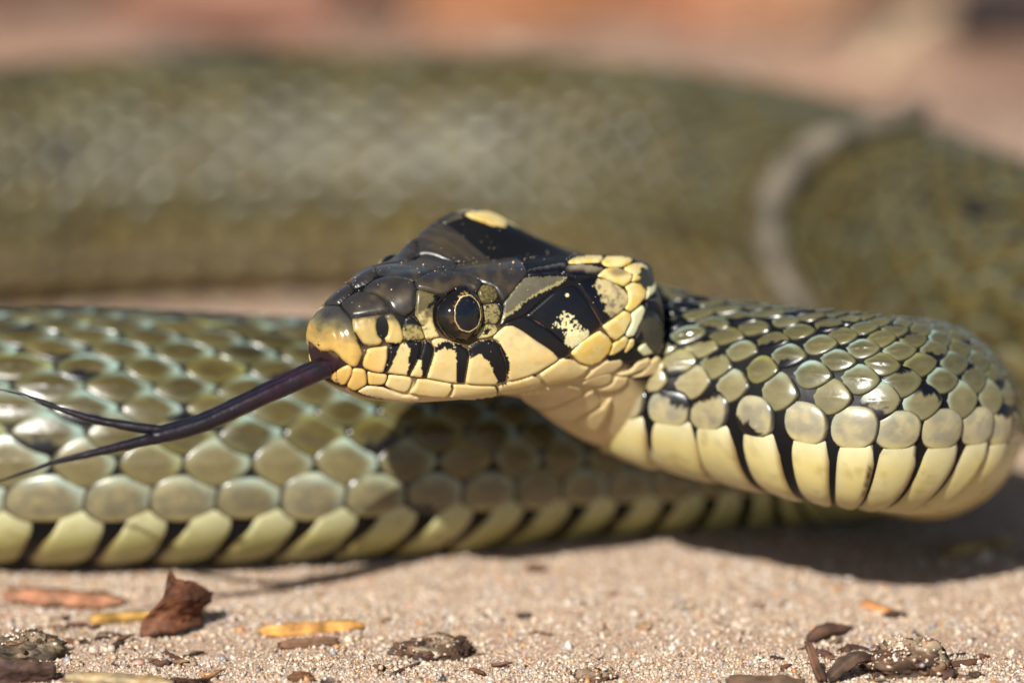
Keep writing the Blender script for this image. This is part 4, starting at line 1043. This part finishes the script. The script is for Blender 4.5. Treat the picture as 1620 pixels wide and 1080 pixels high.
for k, (x, y, r_, c_, l_) in enumerate((
    (1300, 1030, .06, (.10, .045, .03), 'dark bark crumb between the upright twig and the bark strip'), (1338, 1020, .045, (.11, .05, .03), 'tiny reddish bark crumb just behind the bark heap'),
    (1326, 1042, .05, (.06, .035, .025), 'blackish bark crumb in front of the reddish one'), (1500, 1068, .07, (.09, .045, .03), 'dark crumb below the twig with a pale tip'),
    (1542, 1066, .05, (.10, .05, .03), 'lone bark crumb farthest along the sand past the bark heap'), (1088, 954, .05, (.09, .10, .11), 'blue grey pebble on bare sand below the neck'),
    (850, 892, .07, (.16, .06, .03), 'rust coloured crumb at the edge of the shadow under the coil'), (476, 1074, .08, (.16, .07, .03), 'russet crumb in the sharp sand near the golden straw'),
    (520, 1080, .05, (.05, .035, .03), 'black crumb beside the russet one'), (255, 1040, .06, (.09, .045, .03), 'dark brown crumb below the upright leaf fragment'),
    (300, 1042, .05, (.11, .05, .03), 'small brown crumb under the leaf fragment, farther along'), (600, 1052, .045, (.13, .06, .035), 'little brown crumb above the short dark twig'),
    (1020, 985, .06, (.34, .20, .10), 'light tan crumb on bare sand below the throat'), (830, 965, .05, (.07, .05, .04), 'small dark crumb on the bare sand below the jaw'),
    (1240, 945, .04, (.12, .09, .07), 'grey brown crumb on pale sand in front of the shadow'))):
    clump('pebble' if 'pebble' in l_ else 'bark_crumb', (x, y), r_, r_*.7, r_*.7, c_, l_, 'pebble' if 'pebble' in l_ else 'bark crumb', 60+k*3, 3)
_r = np.random.default_rng(777); _used = set()
_marks = [(285, 950, 'the upright leaf fragment'), (190, 965, 'the yellow straw piece'), (490, 990, 'the orange wood chip'), (95, 940, 'the reddish wood chip'), (40, 1020, 'the grey brown bark clump'), (180, 1072, 'the pale golden straw'),
          (690, 1010, 'the sandy humus clump'), (938, 1060, 'the half buried bark crumb'), (1205, 1078, 'the flat dark bark strip'), (1290, 1060, 'the stubby upright twig'), (1432, 1040, 'the sandy bark heap'), (1308, 998, 'the dark bark strip'),
          (1385, 952, 'the small orange chip'), (1520, 1048, 'the pale tipped twig'), (1088, 954, 'the blue grey pebble'), (476, 1074, 'the russet crumb'), (830, 965, 'the crumb under the jaw')]
for k in range(170):
    if len(_used) >= 54: break
    x = _r.choice([_r.uniform(0, 360), _r.uniform(20, 300), _r.uniform(0, 1620), _r.uniform(1180, 1560)]); y = 955+118*_r.random()**.7
    a = _r.normal(0, .6); L = _r.uniform(12, 42)*(.5+.5*(y-900)/160); sh = _r.integers(0, 3)
    c_ = np.array([(.05, .026, .018), (.15, .062, .032), (.22, .14, .08)][sh])
    mx_, my_, mn = min(_marks, key=lambda m: math.hypot(m[0]-x, 2*(m[1]-y)))
    where = ('just behind' if y < my_ else 'just in front of') if abs(y-my_)*2 > abs(x-mx_) else ('to the left of' if x < mx_ else 'to the right of')
    lab = ('long ' if L > 24 else 'tiny ')+('blackish', 'reddish', 'tan')[sh]+' bark splinter on sand '+where+' '+mn
    if lab in _used: continue
    _used.add(lab)
    chip('bark_splinter', (x-L/2*math.cos(a), y-L*.22*math.sin(a)), (x+L/2*math.cos(a), y+L*.22*math.sin(a)), _r.uniform(.010, .026), _r.uniform(.007, .016), c_,
         lab, 'bark', seed=200+k, fibre=.6, taper=.7, up_end=_r.choice([0, 0, .03]), group='bark splinters scattered on the sand')
# ---- dry leaves far behind the coils, well out of focus
far = [(60, 12, 1.5, .5, (.20, .09, .06), 'brown dry leaf far behind the coil at the upper corner'), (330, 30, 1.6, -.4, (.24, .11, .07), 'dull brown dry leaf behind the far coil'),
       (560, 10, 1.3, .9, (.26, .13, .08), 'brown dry leaf behind the middle of the far coil'), (860, 8, 1.4, .2, (.30, .12, .05), 'tan orange dry leaf behind the middle of the far coil'),
       (1080, 4, 1.7, -.6, (.34, .13, .06), 'bright orange dry leaf lying far behind the snake'), (1310, 22, 1.3, .7, (.38, .20, .11), 'light brown dry leaf beside the orange one'),
       (1625, 66, .85, -.2, (.03, .016, .014), 'dark brown dry leaf curled up behind the tail')]
for k, (x, y, s_, yaw, c_, l_) in enumerate(far):
    c0 = on_sand(x, y+(26 if x < 1500 else 30)); a = np.array([math.cos(yaw), math.sin(yaw), .05]); b = np.array([-math.sin(yaw), math.cos(yaw), .25])
    leaf('dry_leaf', [c0-a*s_-b*s_*.5+ZU*.2, c0+a*s_-b*s_*.5+ZU*.25, c0+a*s_+b*s_*.5+ZU*.3, c0-a*s_+b*s_*.5+ZU*.35], .02, c_, l_, 'leaf', 90+k, .22, n=16)
chip('straw_stalk', (1370, 112), (1500, 40), .16, .12, (.62, .45, .28), 'pale straw stalk slanting behind the tail, out of focus', 'straw', seed=71)

dust = grain_mesh('dust', DUST[0]-np.array(snake.location)/SC, DUST[1], snake, 405)
dust.data.materials[0] = M_GRAIN
